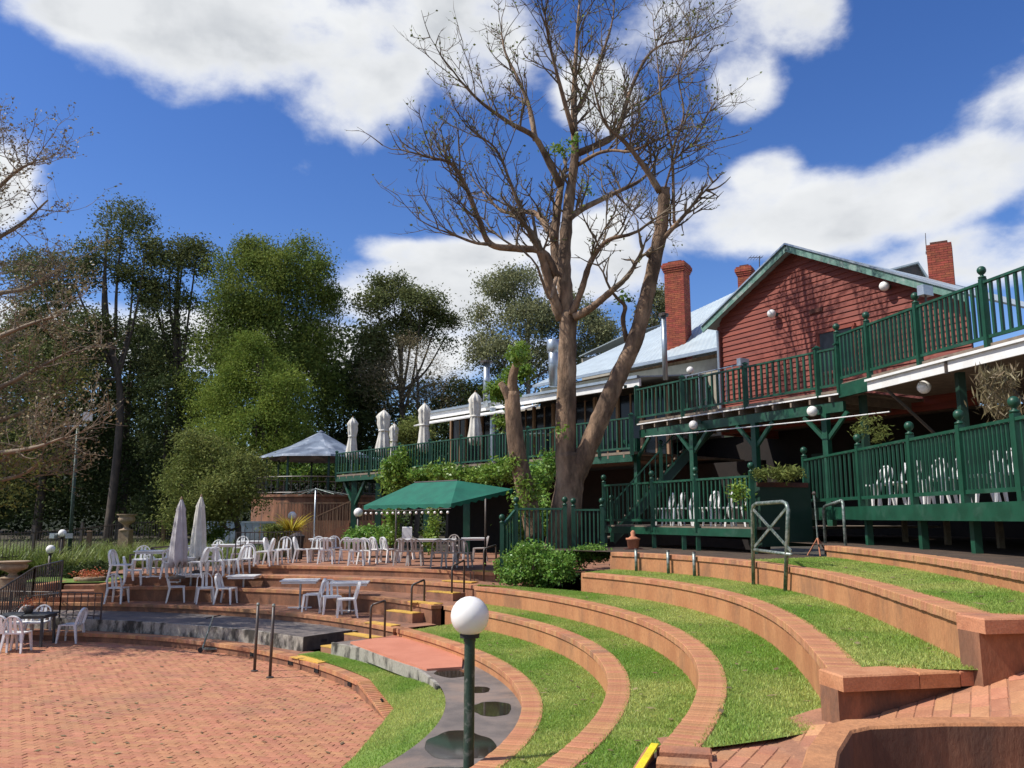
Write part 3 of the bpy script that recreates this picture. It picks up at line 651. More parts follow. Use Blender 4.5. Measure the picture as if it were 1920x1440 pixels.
MB().slab([q[0]+Vector((0,.05,0)), q[1]+Vector((0,.05,0)), q[1]+Vector((0,2.5,0)), q[0]+Vector((0,2.5,0))], .05).build('landing', 'deck_timber', w)
# --- upper balcony
ZB = 6.12
w = thing('upper_balcony', 'upper green balcony in front of the red gable wall', 'balcony')
pb = [Vz(u, BO, AX, ZB) for u in (1197,1285,1405,1545,1586)]
rails(w, pb, 1.0, [10,11,11,4], False, .12, balm2, 1.2)
a, b = pb[0], pb[-1]
MB().slab([a, b, b+WX*5.7, a+WX*5.7], .06).build('floor', 'deck_timber', w)
MB().bar(a+Vector((0,0,-.10))-WX*.04, b+Vector((0,0,-.10))-WX*.04, .03, .035).build('gutter', 'white', w)
for k in range(13):
    p = a.lerp(b, (k+.5)/13); MB().bar(p+Vector((0,0,-.17))-WX*.03, p+WX*3+Vector((0,0,-.17)), .05, .17).build('joist', 'deck_timber', w)
MB().bar(a+Vector((0,0,-.38))+WX*.12, b+Vector((0,0,-.38))+WX*.12, .10, .24).build('beam', 'green', w)
for u in (1190,1296,1414,1549):
    p = Vz(u, BO, AX, 0); MB().box((p.x+.1,p.y+.06,(ZL+ZB-.5)/2), (.15,.15,ZB-.5-ZL), R(30)).build('support_post', 'green', w)
    for s in (-1,1):
        MB().bar(Vector((p.x+.1,p.y+.06,ZB-1.15)), Vector((p.x+.1,p.y+.06,ZB-.52))+AX*s*.62, .08, .09).build('brace', 'green', w)
# --- upper balcony at the right edge
ZC = 6.28; CO = Vector((7.61,18.86,0)); CD = Vector((.9,-4.46,0)).normalized()
w = thing('upper_balcony', 'upper green balcony at the right edge with white gutter below', 'balcony')
pc = [Vz(u, CO, CD, ZC) for u in (1586,1645,1743,1877)]; pc.append(pc[-1]+CD*2.4); pc.append(pc[-1]+CD*2.4)
rails(w, pc, 1.12, [7,11,12,12,12], True, .10, balm2, 1.1)
a, b = pc[0], pc[-1]
MB().slab([a+Vector((0,0,-.02)), b+Vector((0,0,-.02)), b+Vector((9,4.5,-.02)), a+WX*6.0+Vector((0,0,-.02))], .08).build('floor', 'deck_timber', w)
MB().bar(a+Vector((0,0,-.20)), pc[1]+Vector((0,0,-.20)), .08, .30).build('beam', 'green', w)
k = pc[1]; e = CD.cross(Vector((0,0,1)))
if e.x > 0: e = -e
for z_, o_, h_ in ((-.06,.10,.05),(-.19,.06,.20)): MB().bar(k+e*o_+Vector((0,0,z_-.08)), b+e*o_+Vector((0,0,z_-.08)), .10 if h_<.1 else .05, h_).build('gutter', 'white', w)
MB().bar(k+CD*2.45+e*.09+Vector((0,0,-.08)), k+CD*2.45+e*.09+Vector((0,0,-.40)), .05, .07).build('gutter_joint', 'metal_dark', w)
for t in (.3, 3.4, 6.6):
    p = at(a, CD, t)+WX*.5; MB().box((p.x,p.y,(ZR+ZC-.3)/2), (.14,.14,ZC-.3-ZR)).build('support_post', 'green_dark', w)
for t in (1.6, 4.4): MB().bar(at(a,CD,t,ZC-.35), at(a,CD,t+.6,ZC-1.9)+WX*1.9, .05).build('stay', 'metal_dark', w)
# --- terrace on stilts with the closed umbrellas
ZT = 5.2
w = thing('terrace_deck', 'raised terrace deck on stilts with dark green railing, closed umbrellas standing on it', 'deck')
pt = [Vz(u, TO, TD, ZT) for u in (630,692,748,805,864,932,990,1060,1125,1186)]
rails(w, pt, 1.05, [11,11,10,10,9,9,7,7,6,5], False, .10, balm2, 1.2)
a, b = pt[0], pt[-1]
MB().slab([a, b, b+TN*6, a+TN*9], .08).build('floor', 'deck_timber', w)
MB().bar(a+Vector((0,0,-.2))+TN*.05, b+Vector((0,0,-.2))+TN*.05, .08, .22).build('beam', 'green', w)
bk = a+TN*6+Vector((0,0,0)); MB().bar(a+Vector((0,0,-.2)), bk+Vector((0,0,-.2)), .08, .22).build('beam', 'green', w)
rails(w, [a, a+TN*3, a+TN*6], 1.05, 10, False, .10, balm2, 1.2, (False,True))
for k in range(28): p = a.lerp(b, (k+.5)/28); MB().bar(p+Vector((0,0,-.13)), p+TN*2+Vector((0,0,-.13)), .06, .10).build('joist', 'deck_timber', w)
for u in (655,700,790,864,960): 
    p = Vz(u, TO, TD, 0)+TN*.3; MB().box((p.x,p.y,(ZT-.3+1.7)/2), (.26,.26,ZT-.3-1.7)).build('support_post', 'green', w)
p = Vz(655, TO, TD, 0)+TN*.3
for s in (-1,1): MB().bar(Vector((p.x,p.y,ZT-1.5)), Vector((p.x,p.y,ZT-.32))+TD*s*1.0, .14, .14).build('brace', 'green', w)
# undercroft walls (deep shade put into a near-black colour)
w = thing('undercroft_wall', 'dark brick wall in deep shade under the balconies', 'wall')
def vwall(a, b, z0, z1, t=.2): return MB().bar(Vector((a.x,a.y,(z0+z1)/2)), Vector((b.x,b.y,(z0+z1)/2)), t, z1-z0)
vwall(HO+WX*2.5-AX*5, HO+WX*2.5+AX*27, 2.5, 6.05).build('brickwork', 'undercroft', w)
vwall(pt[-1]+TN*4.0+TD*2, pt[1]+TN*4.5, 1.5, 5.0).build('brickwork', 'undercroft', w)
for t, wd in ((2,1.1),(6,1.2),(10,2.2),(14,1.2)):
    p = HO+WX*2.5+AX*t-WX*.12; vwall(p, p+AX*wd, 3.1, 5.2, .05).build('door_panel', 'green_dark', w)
# --- verandah building behind the terrace
VO = TO+TN*3.6; FO = TO+TN*2.0
w = thing('verandah', 'glazed verandah with white fascia and brown posts behind the umbrella terrace', 'building')
a, b = V(800,778,FO,TD), V(1200,706,FO,TD)
zf_ = (a.z+b.z)/2-.15; a.z = b.z = zf_
MB().bar(a, b, .10, .26).build('fascia', 'white', w)
MB().slab([a+Vector((0,0,.20))-TN*.12, b+Vector((0,0,.20))-TN*.12, b+TN*4+Vector((0,0,.75)), a+TN*4+Vector((0,0,.75))], .05).build('roof', 'roof_iron', w)
MB().bar(a-TN*.1+Vector((0,0,.18)), b-TN*.1+Vector((0,0,.18)), .12, .09).build('gutter', 'galv', w)
a2, b2 = V(800,790,FO,TD), V(1035,745,FO,TD)
MB().slab([Vector((a.x,a.y,zf_-.20)), a.lerp(b,.6)+Vector((0,0,-.20)), a.lerp(b,.6)-TN*.7+Vector((0,0,-.42)), Vector((a.x,a.y,zf_-.42))-TN*.7], .05).build('awning', 'white', w)
n = 11
for k in range(n+1):
    p = (a+TN*1.4).lerp(b+TN*1.4, k/n); MB().box((p.x,p.y,(ZT+zf_)/2), (.12,.12,zf_-ZT), R(-50)).build('post', 'timber', w)
    if k < n:
        q = (a+TN*1.45).lerp(b+TN*1.45, (k+1)/n); g0 = p.lerp(q,.06)+TN*.04; g1 = q.lerp(p,.06)+TN*.04
        vwall(g0, g1, ZT+.05, zf_-.1, .02).build('window_pane', 'window_glass', w)
        mid = g0.lerp(g1,.5); MB().box((mid.x,mid.y,(ZT+zf_)/2), (.07,.07,zf_-ZT-.1), R(-50)).build('mullion', 'timber', w)
vwall(a+TN*4.5, b+TN*4.5, ZT, zf_+.6, .15).build('back_wall', 'wall_cream', w)
vwall(a+TN*1.5, a+TN*4.5, ZT, zf_+.1, .12).build('side_wall', 'wall_cream', w)
p = V(925,745,FO,TD); MB().tube([(p.x,p.y-.3,ZT), (p.x,p.y-.3,zf_-.1)], .13, 12).build('downpipe', 'galv', w)
# --- main roof of the house
def corr(e0, e1, r0, r1, pitch=.22, amp=.018):
    mb = MB(); n = max(4, int((e1-e0).length/pitch*2)); nn = (e1-e0).cross(r0-e0).normalized()
    if nn.z < 0: nn = -nn
    for i in range(n+1):
        k = nn*(amp if i % 2 else 0); mb.v += [tuple(e0.lerp(e1,i/n)+k), tuple(r0.lerp(r1,i/n)+k), tuple(r0.lerp(r1,i/n)+k-nn*.05), tuple(e0.lerp(e1,i/n)+k-nn*.05)]
    for i in range(n):
        for k in range(4): mb.f.append((i*4+k, i*4+(k+1) % 4, i*4+4+(k+1) % 4, i*4+4+k))
    mb.f += [(0,1,2,3),(n*4+3,n*4+2,n*4+1,n*4)]; mb.mi = [0]*len(mb.f); return mb
w = thing('house', 'old house with pale blue corrugated iron roof and brick chimneys behind the tree', 'house')
EO = TO+TN*5.2
e0 = V(1000,722,EO,TD); e1_ = V(1362,648,EO,TD); ez = (e0.z+e1_.z)/2
RO = EO+TN*4.6; r0 = V(1128,664,RO,TD); r1 = V(1392,541,RO,TD)
corr(e0, e1_, r0, r1).build('roof', 'roof_iron', w)
MB().bar(e0+Vector((0,0,-.06)), e1_+Vector((0,0,-.06)), .10, .12).build('gutter', 'galv', w)
RO2 = EO+TN*9.2; corr(r0, r1, r0+TN*4+Vector((0,0,-1.6)), r1+TN*4+Vector((0,0,-1.6))).build('roof', 'roof_iron', w)
vwall(Vector((e0.x,e0.y,0))+TN*.5, Vector((e1_.x,e1_.y,0))+TN*.5, 6.1, min(e0.z,e1_.z)-.15, .2).build('front_wall', 'wall_cream', w)
wl = MB(); q0 = Vector((e0.x,e0.y,0))+TN*.5; q1 = Vector((e1_.x,e1_.y,0))+TN*.5
wl.add([q0+Vector((0,0,6.1)), q1+Vector((0,0,6.1)), q1+Vector((0,0,e1_.z-.1)), q0+Vector((0,0,e0.z-.1))], [(0,1,2,3)]); wl.build('upper_wall', 'timber', w)
# second wing roof at the far left
k0, k1 = V(1085,668,RO+TN*3,TD), V(1170,628,RO+TN*3,TD)
corr(k0, k1, k0+TN*3+Vector((.6,0,1.0)), k1+TN*3+Vector((0,0,1.0))).build('roof', 'roof_iron', w)
vwall(k0+TN*.3, k1+TN*.3, 6, k0.z-.1, .15).build('wing_wall', 'wall_cream', w)
def chimney(name, label, base, wd, h, crown=True, rot=R(-30), dp=None):
    t = thing(name, label, 'chimney', base, rot); dp = dp or wd
    MB().box((0,0,h/2), (wd-.03,dp-.03,h-.04)).build('core', 'brick_joint', t)
    br = MB(); z = 0; r = 0
    def ring(z, x, y, hh=.066):
        for s in (-1,1):
            for L, sx in ((x, True), (y, False)):
                n = max(2, round(L/.24)); l = L/n; o_ = (l/2 if r % 2 else 0)
                cuts = sorted({-L/2, L/2} | {max(-L/2, min(L/2, -L/2+o_+i*l)) for i in range(n+1)})
                for c0, c1 in zip(cuts, cuts[1:]):
                    if c1-c0 < .03: continue
                    m_ = (c0+c1)/2; dpt = (y if sx else x)/2-.03
                    br.box((m_, s*dpt, z+hh/2) if sx else (s*dpt, m_, z+hh/2), (c1-c0-.008,.06,hh) if sx else (.06,c1-c0-.008,hh))
    while z < h-.38 if crown else z < h-.02:
        ring(z, wd, dp); z += .078; r += 1
    if crown:
        for g in (.03,.06,.09,.09,.05): ring(z, wd+2*g, dp+2*g); MB().box((0,0,z+.035), (wd+2*g-.08,dp+2*g-.08,.076)).build('core', 'brick_joint', t); z += .078; r += 1
    struct(br.build('bricks', 'brick_red', t), 'stuff')
    MB().box((0,0,h+.05), (wd*.7,dp*.7,.1)).build('flue_top', 'brick_dark', t); return t
def chim(u0, u1, vt, vb, Y, name, label, **k):
    a, b = P(u0,vb,Y), P(u1,vb,Y); c = P((u0+u1)/2,vt,Y); wd = (b.x-a.x)/(1.28 if not k.get('rot', 1) == 0 else 1)
    return chimney(name, label, ((a.x+b.x)/2, Y, a.z-.5), wd, c.z-a.z+.5, **k)
nn_ = (e1_-e0).cross(r0-e0); rq = ray(1274,656); tq = (e0-Vector((0,0,EYE))).dot(nn_)/rq.dot(nn_)
chim(1250,1298,497,660,rq.y*tq,'brick_chimney','tall red brick chimney standing on the blue iron roof')
chim(1384,1414,503,552,33,'brick_chimney','small red brick chimney beside the television aerial')
chim(1741,1795,462,545,26.5,'brick_chimney','plain square brick chimney right of the red gable', crown=False)
def flue(u, vt, vb, Y, r, label, cap):
    p, q = P(u,vb,Y), P(u,vt,Y); t = thing('flue_pipe', label, 'flue', (p.x,p.y,p.z-.4)); h = q.z-p.z+.4
    MB().tube([(0,0,0),(0,0,h)], r, 14).build('pipe', 'galv', t, True)
    if cap == 1: MB().tube([(0,0,h-.02),(0,0,h+.06),(0,0,h+.10)], [r*1.9,r*1.9,r*.6], 14).build('cowl', 'metal_dark', t)
    if cap == 2:
        MB().lathe([(r*1.02,h-.45),(r*1.35,h-.36),(r*1.35,h+.02),(r*1.2,h+.05)], 16).build('cowl', 'galv', t, True); MB().tube([(0,0,h*.5),(0,0,h*.5+.05)], r*1.06, 14).build('collar', 'galv', t)
flue(1038,640,705,31,.19,'wide galvanised flue just left of the big tree trunk',2); flue(912,680,745,34,.14,'slim galvanised flue left of the leafy stump',1); flue(1247,592,690,26.5,.085,'thin galvanised flue in front of the tall chimney',1)
# --- the red weatherboard gable
w = thing('gable_wing', 'red weatherboard gable wing with green barge boards, globe lamps and a dark window', 'house')
gl, ga, gr = V(1336,612,HO,AX), V(1490,466,HO,AX), V(1805,548,HO,AX)
tu = lambda p: (p-HO).dot(AX)
ul, ua, ur = tu(gl), tu(ga), tu(gr); zl_, za, zr_ = gl.z, ga.z, gr.z
sL = (za-zl_)/(ua-ul); sR = (za-zr_)/(ur-ua); U0 = ul+.35
z = ZB-.3; k = 0
while z < za-.2:
    def ext(zz): return max(U0, ua-(za-.06-zz)/sL), min(ur+.12, ua+(za-.06-zz)/sR)
    a0, b0 = ext(z); a1, b1 = ext(z+.165)
    if b1-a1 > .05 and b0 > a0:
        n0 = -WX*.045; n1 = -WX*.012
        q = [at(HO,AX,a0,z)+n0, at(HO,AX,b0,z)+n0, at(HO,AX,b1,z+.168)+n1, at(HO,AX,a1,z+.168)+n1, at(HO,AX,a0,z), at(HO,AX,b0,z), at(HO,AX,b1,z+.168)+WX*.02, at(HO,AX,a1,z+.168)+WX*.02]
        MB().add(q, [(0,1,2,3),(1,0,4,5),(3,2,6,7),(0,3,7,4),(2,1,5,6)]).build('weatherboard', 'weatherboard', w)
    z += .158
MB().bar(at(HO,AX,U0-.02,ZB-.3)-WX*.02, at(HO,AX,U0-.02,zl_-.1)-WX*.02, .12, .12).build('corner_board', 'weatherboard', w)
MB().add([at(HO,AX,U0,5.8)+WX*.05, at(HO,AX,ur+.12,5.8)+WX*.05, at(HO,AX,ur+.12,zr_-.5)+WX*.05, at(HO,AX,ua,za-.1)+WX*.05, at(HO,AX,U0,zl_-.1)+WX*.05], [(0,1,2,3,4)]).build('sheathing', 'brick_dark', w)
pA = at(HO,AX,ul-.1,zl_-.05); pB = at(HO,AX,ua,za+.05); pC = at(HO,AX,ur+.3,zr_-sR*.3)
for a, b in ((pA,pB),(pC,pB)):
    MB().slab([a-WX*.35, b-WX*.35, b+WX*9, a+WX*9], .05).build('roof_sheet', 'roof_iron', w)
    MB().bar(a-WX*.37+Vector((0,0,-.10)), b-WX*.37+Vector((0,0,-.10)), .04, .2).build('barge_board', 'roof_green', w)
    MB().bar(a-WX*.37+Vector((0,0,.03)), b-WX*.37+Vector((0,0,.03)), .14, .05).build('barge_capping', 'galv', w)
vwall(at(HO,AX,U0)+WX*.06, at(HO,AX,U0)+WX*8.9, 5.8, zl_-.1, .12).build('side_wall', 'weatherboard', w)
wa, wb = V(1537,625,HO,AX), V(1603,600,HO,AX); u0, u1 = tu(wa), tu(wb); zt = wa.z; zb = zt-1.2
win = MB().bar(at(HO,AX,(u0+u1)/2,zb)-WX*.05, at(HO,AX,(u0+u1)/2,zt)-WX*.05, u1-u0-.1, .06, up=WX).build('window', 'window_glass', w)
for a, b in ((at(HO,AX,u0,zb),at(HO,AX,u0,zt)), (at(HO,AX,u1,zb),at(HO,AX,u1,zt)), (at(HO,AX,u0-.05,zt),at(HO,AX,u1+.05,zt)), (at(HO,AX,u0-.05,zb),at(HO,AX,u1+.05,zb)), (at(HO,AX,(u0+u1)/2,zb),at(HO,AX,(u0+u1)/2,zt))):
    MB().bar(a-WX*.07, b-WX*.07, .09, .09).build('frame', 'weatherboard', win)
va = V(1532,583,HO,AX); MB().bar(va-AX*.22-WX*.06, va+AX*.22-WX*.06, .03, .12).build('vent', 'brick_dark', w)
dp = V(1352,622,HO,AX); MB().tube([dp-WX*.15, Vector((dp.x,dp.y,ZB+.1))-WX*.15], .05, 8).build('downpipe', 'galv', w)
# dormer roof and aerial beyond the gable
w = thing('far_roof', 'small grey gablet roof between the red gable and the square chimney', 'roof')
p = P(1722,490,30); q0 = P(1665,505,30); q1 = P(1745,525,30)
MB().slab([p, q0, q0+Vector((1.5,5,0)), p+Vector((1.5,5,0))], .06).build('roof_sheet', 'roof_iron', w); MB().slab([p, q1, q1+Vector((1.5,5,0)), p+Vector((1.5,5,0))], .06).build('roof_sheet', 'roof_iron', w)
MB().add([q0+Vector((.2,.1,-.05)), q1+Vector((-.1,.1,-.05)), p+Vector((0,.1,-.1))], [(0,1,2)]).build('gablet_face', 'metal_dark', w)
MB().box(P(1712,560,31.5), (1.2,1.5,.8)).build('base', 'brick_dark', w)
w = thing('tv_aerial', 'thin television aerial on a mast beside the small chimney', 'aerial'); p, q = P(1424,560,33), P(1424,480,33)
MB().tube([p, q], .02, 6).build('mast', 'metal_dark', w); MB().tube([q+Vector((-.45,0,-.08)), q+Vector((.12,0,-.05))], .014, 5).build('boom', 'metal_dark', w)
for k in range(5): c_ = q+Vector((-.42+.12*k,0,-.08)); MB().tube([c_+Vector((0,-.3,0)), c_+Vector((0,.3,0))], .010, 4).build('element', 'metal_dark', w)
w = thing('whip_aerial', 'thin whip aerial beside the square chimney', 'aerial'); MB().tube([P(1737,470,26.4), P(1735,437,26.4)], [.016,.010], 5).build('rod', 'metal_dark', w); MB().box(P(1738,474,26.4), (.06,.06,.1)).build('bracket', 'metal_dark', w)
# ------------------------------------------------------------ lamps
sph = MB().lathe([(.004,-1),(.26,-.966),(.5,-.866),(.707,-.707),(.866,-.5),(.966,-.26),(1,0),(.966,.26),(.866,.5),(.707,.707),(.5,.866),(.26,.966),(.004,1)], 28)
def globe(parent, c, r, m='globe'):
    o = obj('globe', MBsph(m), parent, c); o.scale = (r,r,r); return o
_sp = {}
def MBsph(m):
    if m not in _sp: _sp[m] = sph.mesh('globe', m, True)
    return _sp[m]
c = P(881,1155,8.4); base = .72
w = thing('lamp_post', 'tall dark green lamp post with large white globe in the foreground', 'lamp post', (c.x,c.y,base))
globe(w, (0,0,c.z-base), .19)
zt = c.z-base-.19
mat('post_paint', (.030,.060,.042), .5, (.02,.043,.03), 7, fine=.25, stain=(.16,.17,.15), sscale=9)
MB().lathe([(.052,0),(.052,zt-.05),(.060,zt-.05),(.060,zt)], 20).build('post', 'post_paint', w, False); smooth_angle(w.children[-1])
MB().lathe([(.075,zt-.02),(.095,zt-.015),(.098,zt+.02),(.08,zt+.035)], 24).build('collar', 'rubber', w); MB().lathe([(.10,0),(.10,.03),(.06,.06)], 18).build('base_plate', 'green_dark', w)
def lamp(u, v, Y, r, zb, label, flood=False):
    c = P(u,v,Y); w = thing('lamp_post', label, 'lamp post', (c.x,c.y,zb)); h = c.z-zb
    globe(w, (0,0,h), r); MB().tube([(0,0,0),(0,0,h-r*.9)], .045, 10).build('post', 'metal_dark', w, True); MB().lathe([(.05,h-r*1.05),(.09,h-r*1.0),(.09,h-r*.85)], 14).build('collar', 'metal_dark', w)
    if flood:
        for s in (-1,1): MB().box((s*.26,-.05,h-.08), (.22,.14,.16), .4*s).build('floodlight', 'galv', w); MB().bar((0,0,h-.2),(s*.24,-.04,h-.12),.03).build('bracket', 'metal_dark', w)
lamp(95,1030,26.5,.135,.7,'short globe lamp post near the left edge, left of the thin pole'); lamp(117,1000,28,.13,.8,'taller globe lamp with floodlights just left of the thin green pole',True)
lamp(548,967,34,.17,1.7,'globe lamp above the yellow palm by the brick wall'); lamp(672,961,31,.17,1.8,'globe lamp left of the vine-covered post under the terrace')
def wall_lamp(p, r, label, arm):
    w = thing('globe_lamp', label, 'lamp', p); globe(w, (0,0,0), r)
    MB().tube([Vector(arm)*.3, Vector(arm)], .022, 8).build('arm', 'metal_dark', w); a_ = Vector(arm); MB().box(a_, (.09,.09,.09)).build('mount', 'green_dark', w)
wall_lamp(V(1458,590,HO,AX)-WX*.26, .13, 'white globe lamp on the red gable, left of its window', WX*.24)
wall_lamp(V(1670,539,HO,AX)-WX*.26, .13, 'white globe lamp on the red gable near the right barge board', WX*.24)
wall_lamp(V(1300,797,BO-WX*.2,AX), .125, 'white globe lamp on the balcony beam left of centre post', WX*.22+Vector((0,0,.1)))
wall_lamp(V(1523,771,BO-WX*.2,AX), .125, 'white globe lamp on the balcony beam near its right end', WX*.22+Vector((0,0,.1)))
wall_lamp(V(1718,724,CO,CD)+WX*.25, .135, 'white globe lamp hanging under the white gutter', Vector((0,0,.25)))
wall_lamp(V(1163,717,BO-WX*.1,AX), .11, 'white globe lamp beside the right trunk of the big tree', WX*.2+Vector((0,0,-.12)))
wall_lamp(V(1294,694,BO+WX*1.0,AX), .11, 'white globe lamp above the balcony rail beside the metal rack', Vector((0,0,-.25)))
for u, v, o_, d_, lab in ((1735,550,CO,CD,'grey floodlight clamped to the right balcony railing'), (1393,683,BO,AX,'grey floodlight on the upper balcony railing post')):
    p = V(u,v,o_,d_); w = thing('floodlight', lab, 'floodlight', p); MB().box((0,0,.05), (.30,.14,.2), .5).build('housing', 'galv', w); MB().bar((0,0,-.22),(0,0,0),.03).build('bracket', 'metal_dark', w)
# ------------------------------------------------------------ chairs, tables, umbrellas
def make_chair(m, label):
    t = thing('plastic_chair', label, 'chair')
    s = MB(); n = 9; vs = []
    for j in range(n):
        for i in range(n):
            x = (i/(n-1)-.5); y = (j/(n-1)-.5); k = max(abs(x), abs(y))*2
            rr = 1-.10*max(0, (abs(x)*2)**4*(abs(y)*2)**4)
            vs.append((x*.43*rr, y*.42*rr, .43-.018*(1-(2*x)**2)*(1-(2*y)**2)-.012*max(0,y*2)**3))
    s.add(vs, [(j*n+i, j*n+i+1, (j+1)*n+i+1, (j+1)*n+i) for j in range(n-1) for i in range(n-1)])
    k = len(s.v); s.add([(v[0],v[1],v[2]-.03) for v in vs], [(j*n+i, (j+1)*n+i, (j+1)*n+i+1, j*n+i+1) for j in range(n-1) for i in range(n-1)])
    rim = [i for i in range(n)]+[j*n+n-1 for j in range(1,n)]+[(n-1)*n+i for i in range(n-2,-1,-1)]+[j*n for j in range(n-2,0,-1)]
    s.f += [(rim[i], n*n+rim[i], n*n+rim[(i+1) % len(rim)], rim[(i+1) % len(rim)]) for i in range(len(rim))]; s.mi = [0]*len(s.f)
    smooth_angle(s.build('seat', m, t))
    b = MB(); arch = []
    for k in range(15):
        q = k/14; an = pi*q; x = -.19*math.cos(an); z = .43+.17+.19*math.sin(an) if True else 0
        arch.append((x, -.20-(z-.43)*.24, z))
    arch = [(-.20,-.19,.42)]+arch+[(.20,-.19,.42)]
    for p, q in zip(arch, arch[1:]): b.bar(p, q, .028, .055, up=(0,1,.2))
    for x in (-.05,.05): b.bar((x,-.20,.43), (x*.9,-.20-.32*.24,.755), .06, .018, up=(0,1,.2))
    smooth_angle(b.build('backrest', m, t), 50)
    for sx in (-1,1):
        for sy in (-1,1):
            l = MB(); top = Vector((sx*.185,sy*.175,.425)); bt = Vector((sx*.225,sy*(.215 if sy > 0 else .25),0)); u_ = Vector((sx*.03,0,0)); v_ = Vector((0,sy*.03,0))
            l.hexa([bt-u_*.6-v_*.6, bt+u_*.6-v_*.6, bt+u_*.6+v_*.6, bt-u_*.6+v_*.6, top-u_-v_, top+u_-v_, top+u_+v_, top-u_+v_] if sx*sy > 0 else [bt-u_*.6+v_*.6, bt+u_*.6+v_*.6, bt+u_*.6-v_*.6, bt-u_*.6-v_*.6, top-u_+v_, top+u_+v_, top+u_-v_, top-u_-v_])
            l.build('leg', m, t)
    return t
proto = {}
def chair(p, rz, label, m='white_plastic', group='plastic chairs'):
    if m not in proto: proto[m] = t = make_chair(m, label)
    else: t = copy_tree(proto[m])
    t.location = p; t.rotation_euler = (0,0,rz+random.uniform(-.1,.1)); t['label'] = label; t['group'] = group; return t
def make_table(label, L=.75, Wd=.75, m='white_plastic', h=.72, pedestal=False):
    t = thing('table', label, 'table'); MB().cham((0,0,h-.015), (L,Wd,.03), 0, .008).build('top', m, t)
    MB().box((0,0,h-.06), (L-.08,Wd-.08,.05)).build('apron', m, t)
    if pedestal:
        MB().tube([(0,0,0),(0,0,h-.08)], .03, 10).build('pedestal', 'galv', t); MB().bar((-.3,0,.015),(.3,0,.015),.05,.03).build('foot', m, t); MB().bar((0,-.3,.017),(0,.3,.017),.05,.03).build('foot', m, t)
    else:
        for sx in (-1,1):
            for sy in (-1,1): MB().bar((sx*(L/2-.06),sy*(Wd/2-.06),0), (sx*(L/2-.09),sy*(Wd/2-.09),h-.04), .05).build('leg', m, t)
    return t
tproto = {}
def table(p, rz, label, L=.75, Wd=.75, m='white_plastic', pedestal=True, group='white tables'):
    k = (L,Wd,m,pedestal)
    if k not in tproto: tproto[k] = t = make_table(label, *k[:3], .72, pedestal)
    else: t = copy_tree(tproto[k])
    t.location = p; t.rotation_euler = (0,0,rz); t['label'] = label; t['group'] = group
# facing angle: 0 looks away from the camera, pi towards it, -pi/2 to the right, pi/2 to the left
Rt, Lf, Aw, Tw = -pi/2, pi/2, 0, pi
CH = [ # u, v, level, facing, label
 (131,1204,PZ,Lf,'white plastic chair standing alone right of the dark plaza table'),
 (30,1222,PZ,Aw,'white plastic chair tucked in at the near side of the dark plaza table'),
 (3,1221,PZ,Aw,'white plastic chair cut by the left picture edge at the dark table'),
 (32,1200,PZ,Tw,'white plastic chair at the far left of the dark plaza table'), (68,1199,PZ,Tw,'white plastic chair at the far right of the dark plaza table'),
 (219,1131,.89,Aw,'lone white plastic chair at the left end of the lower terrace'),
 (330,1129,.89,Rt+.3,'white chair left of the small table on the lower terrace, facing right'), (383,1131,.89,Tw+.4,'white chair right of the leftmost small table on the lower terrace'),
 (424,1132,.89,Rt,'white chair facing right at the middle table of the lower terrace'),
 (586,1146,.89,Lf,'white chair facing left beside the table nearest the stairs but one'), (620,1151,.89,Tw+.5,'white chair behind the table nearest the stairs'), (649,1157,.89,Lf+.2,'white chair facing left at the table nearest the stairs'),
 (226,1090,1.58,Rt,'leftmost white chair on the second terrace, facing right'), (249,1097,1.30,Rt+.4,'white chair at the front edge, second from left on the second terrace'), (263,1076,1.58,Tw+.3,'white chair behind the leftmost table of the second terrace'),
 (322,1084,1.58,Aw,'white chair under the left closed umbrella'), (366,1083,1.58,Lf,'white chair between the two lower closed umbrellas'), (403,1080,1.58,Aw+.3,'white chair right of the lower umbrellas, near the terrace edge'),
 (436,1077,1.58,Lf,'white chair near the end of the second terrace, facing left'), (402,1055,1.6,Tw,'white chair at the back of the second terrace below the grey fence'), (447,1062,1.6,Lf,'white chair at the back beside the dark iron railing'), (470,1068,1.6,Aw,'white chair in front of the dark iron railing'), (493,1061,1.79,Lf,'white chair at the left end of the top terrace'),
 (567,1055,1.79,Rt,'white chair facing right, first of the top terrace row'), (594,1053,1.79,Tw,'white chair behind the first top terrace table'), (627,1051,1.79,Tw+.3,'white chair between the first and second top terrace tables'),
 (649,1056,1.79,Aw+.2,'white chair with its back to us in front of the low bush'), (689,1058,1.79,Aw-.4,'white chair left of the sunlit pair at the canopy'), (711,1055,1.79,Rt+.7,'left one of the sunlit pair of white chairs below the canopy'), (731,1055,1.79,Rt+.7,'right one of the sunlit pair of white chairs below the canopy')]
CH += [(284,1092,1.32,Aw,'white chair seen from behind at the leftmost front table of the second terrace'),(300,1076,1.58,Lf,'white chair right of the leftmost second terrace table, facing left'),
 (346,1076,1.58,Tw,'white chair directly behind the left closed umbrella'),(388,1070,1.6,Lf,'white chair just right of the sunlit closed umbrella'),(420,1078,1.58,Rt,'white chair facing right in the middle of the second terrace'),(458,1074,1.58,Tw,'white chair at the second terrace edge near the iron railing'),(512,1058,1.79,Rt,'white chair facing right in front of the iron railing'),(530,1055,1.79,Tw,'white chair below the yellow palm'),
 (612,1057,1.79,Aw,'white chair with its back to us before the first top terrace table'),(668,1060,1.79,Aw,'white chair before the second top terrace table'),(450,1049,1.75,Tw,'white chair furthest back beside the steel fence')]
for u, v, z, f, l in CH: chair(G(u,v,z), f, l)
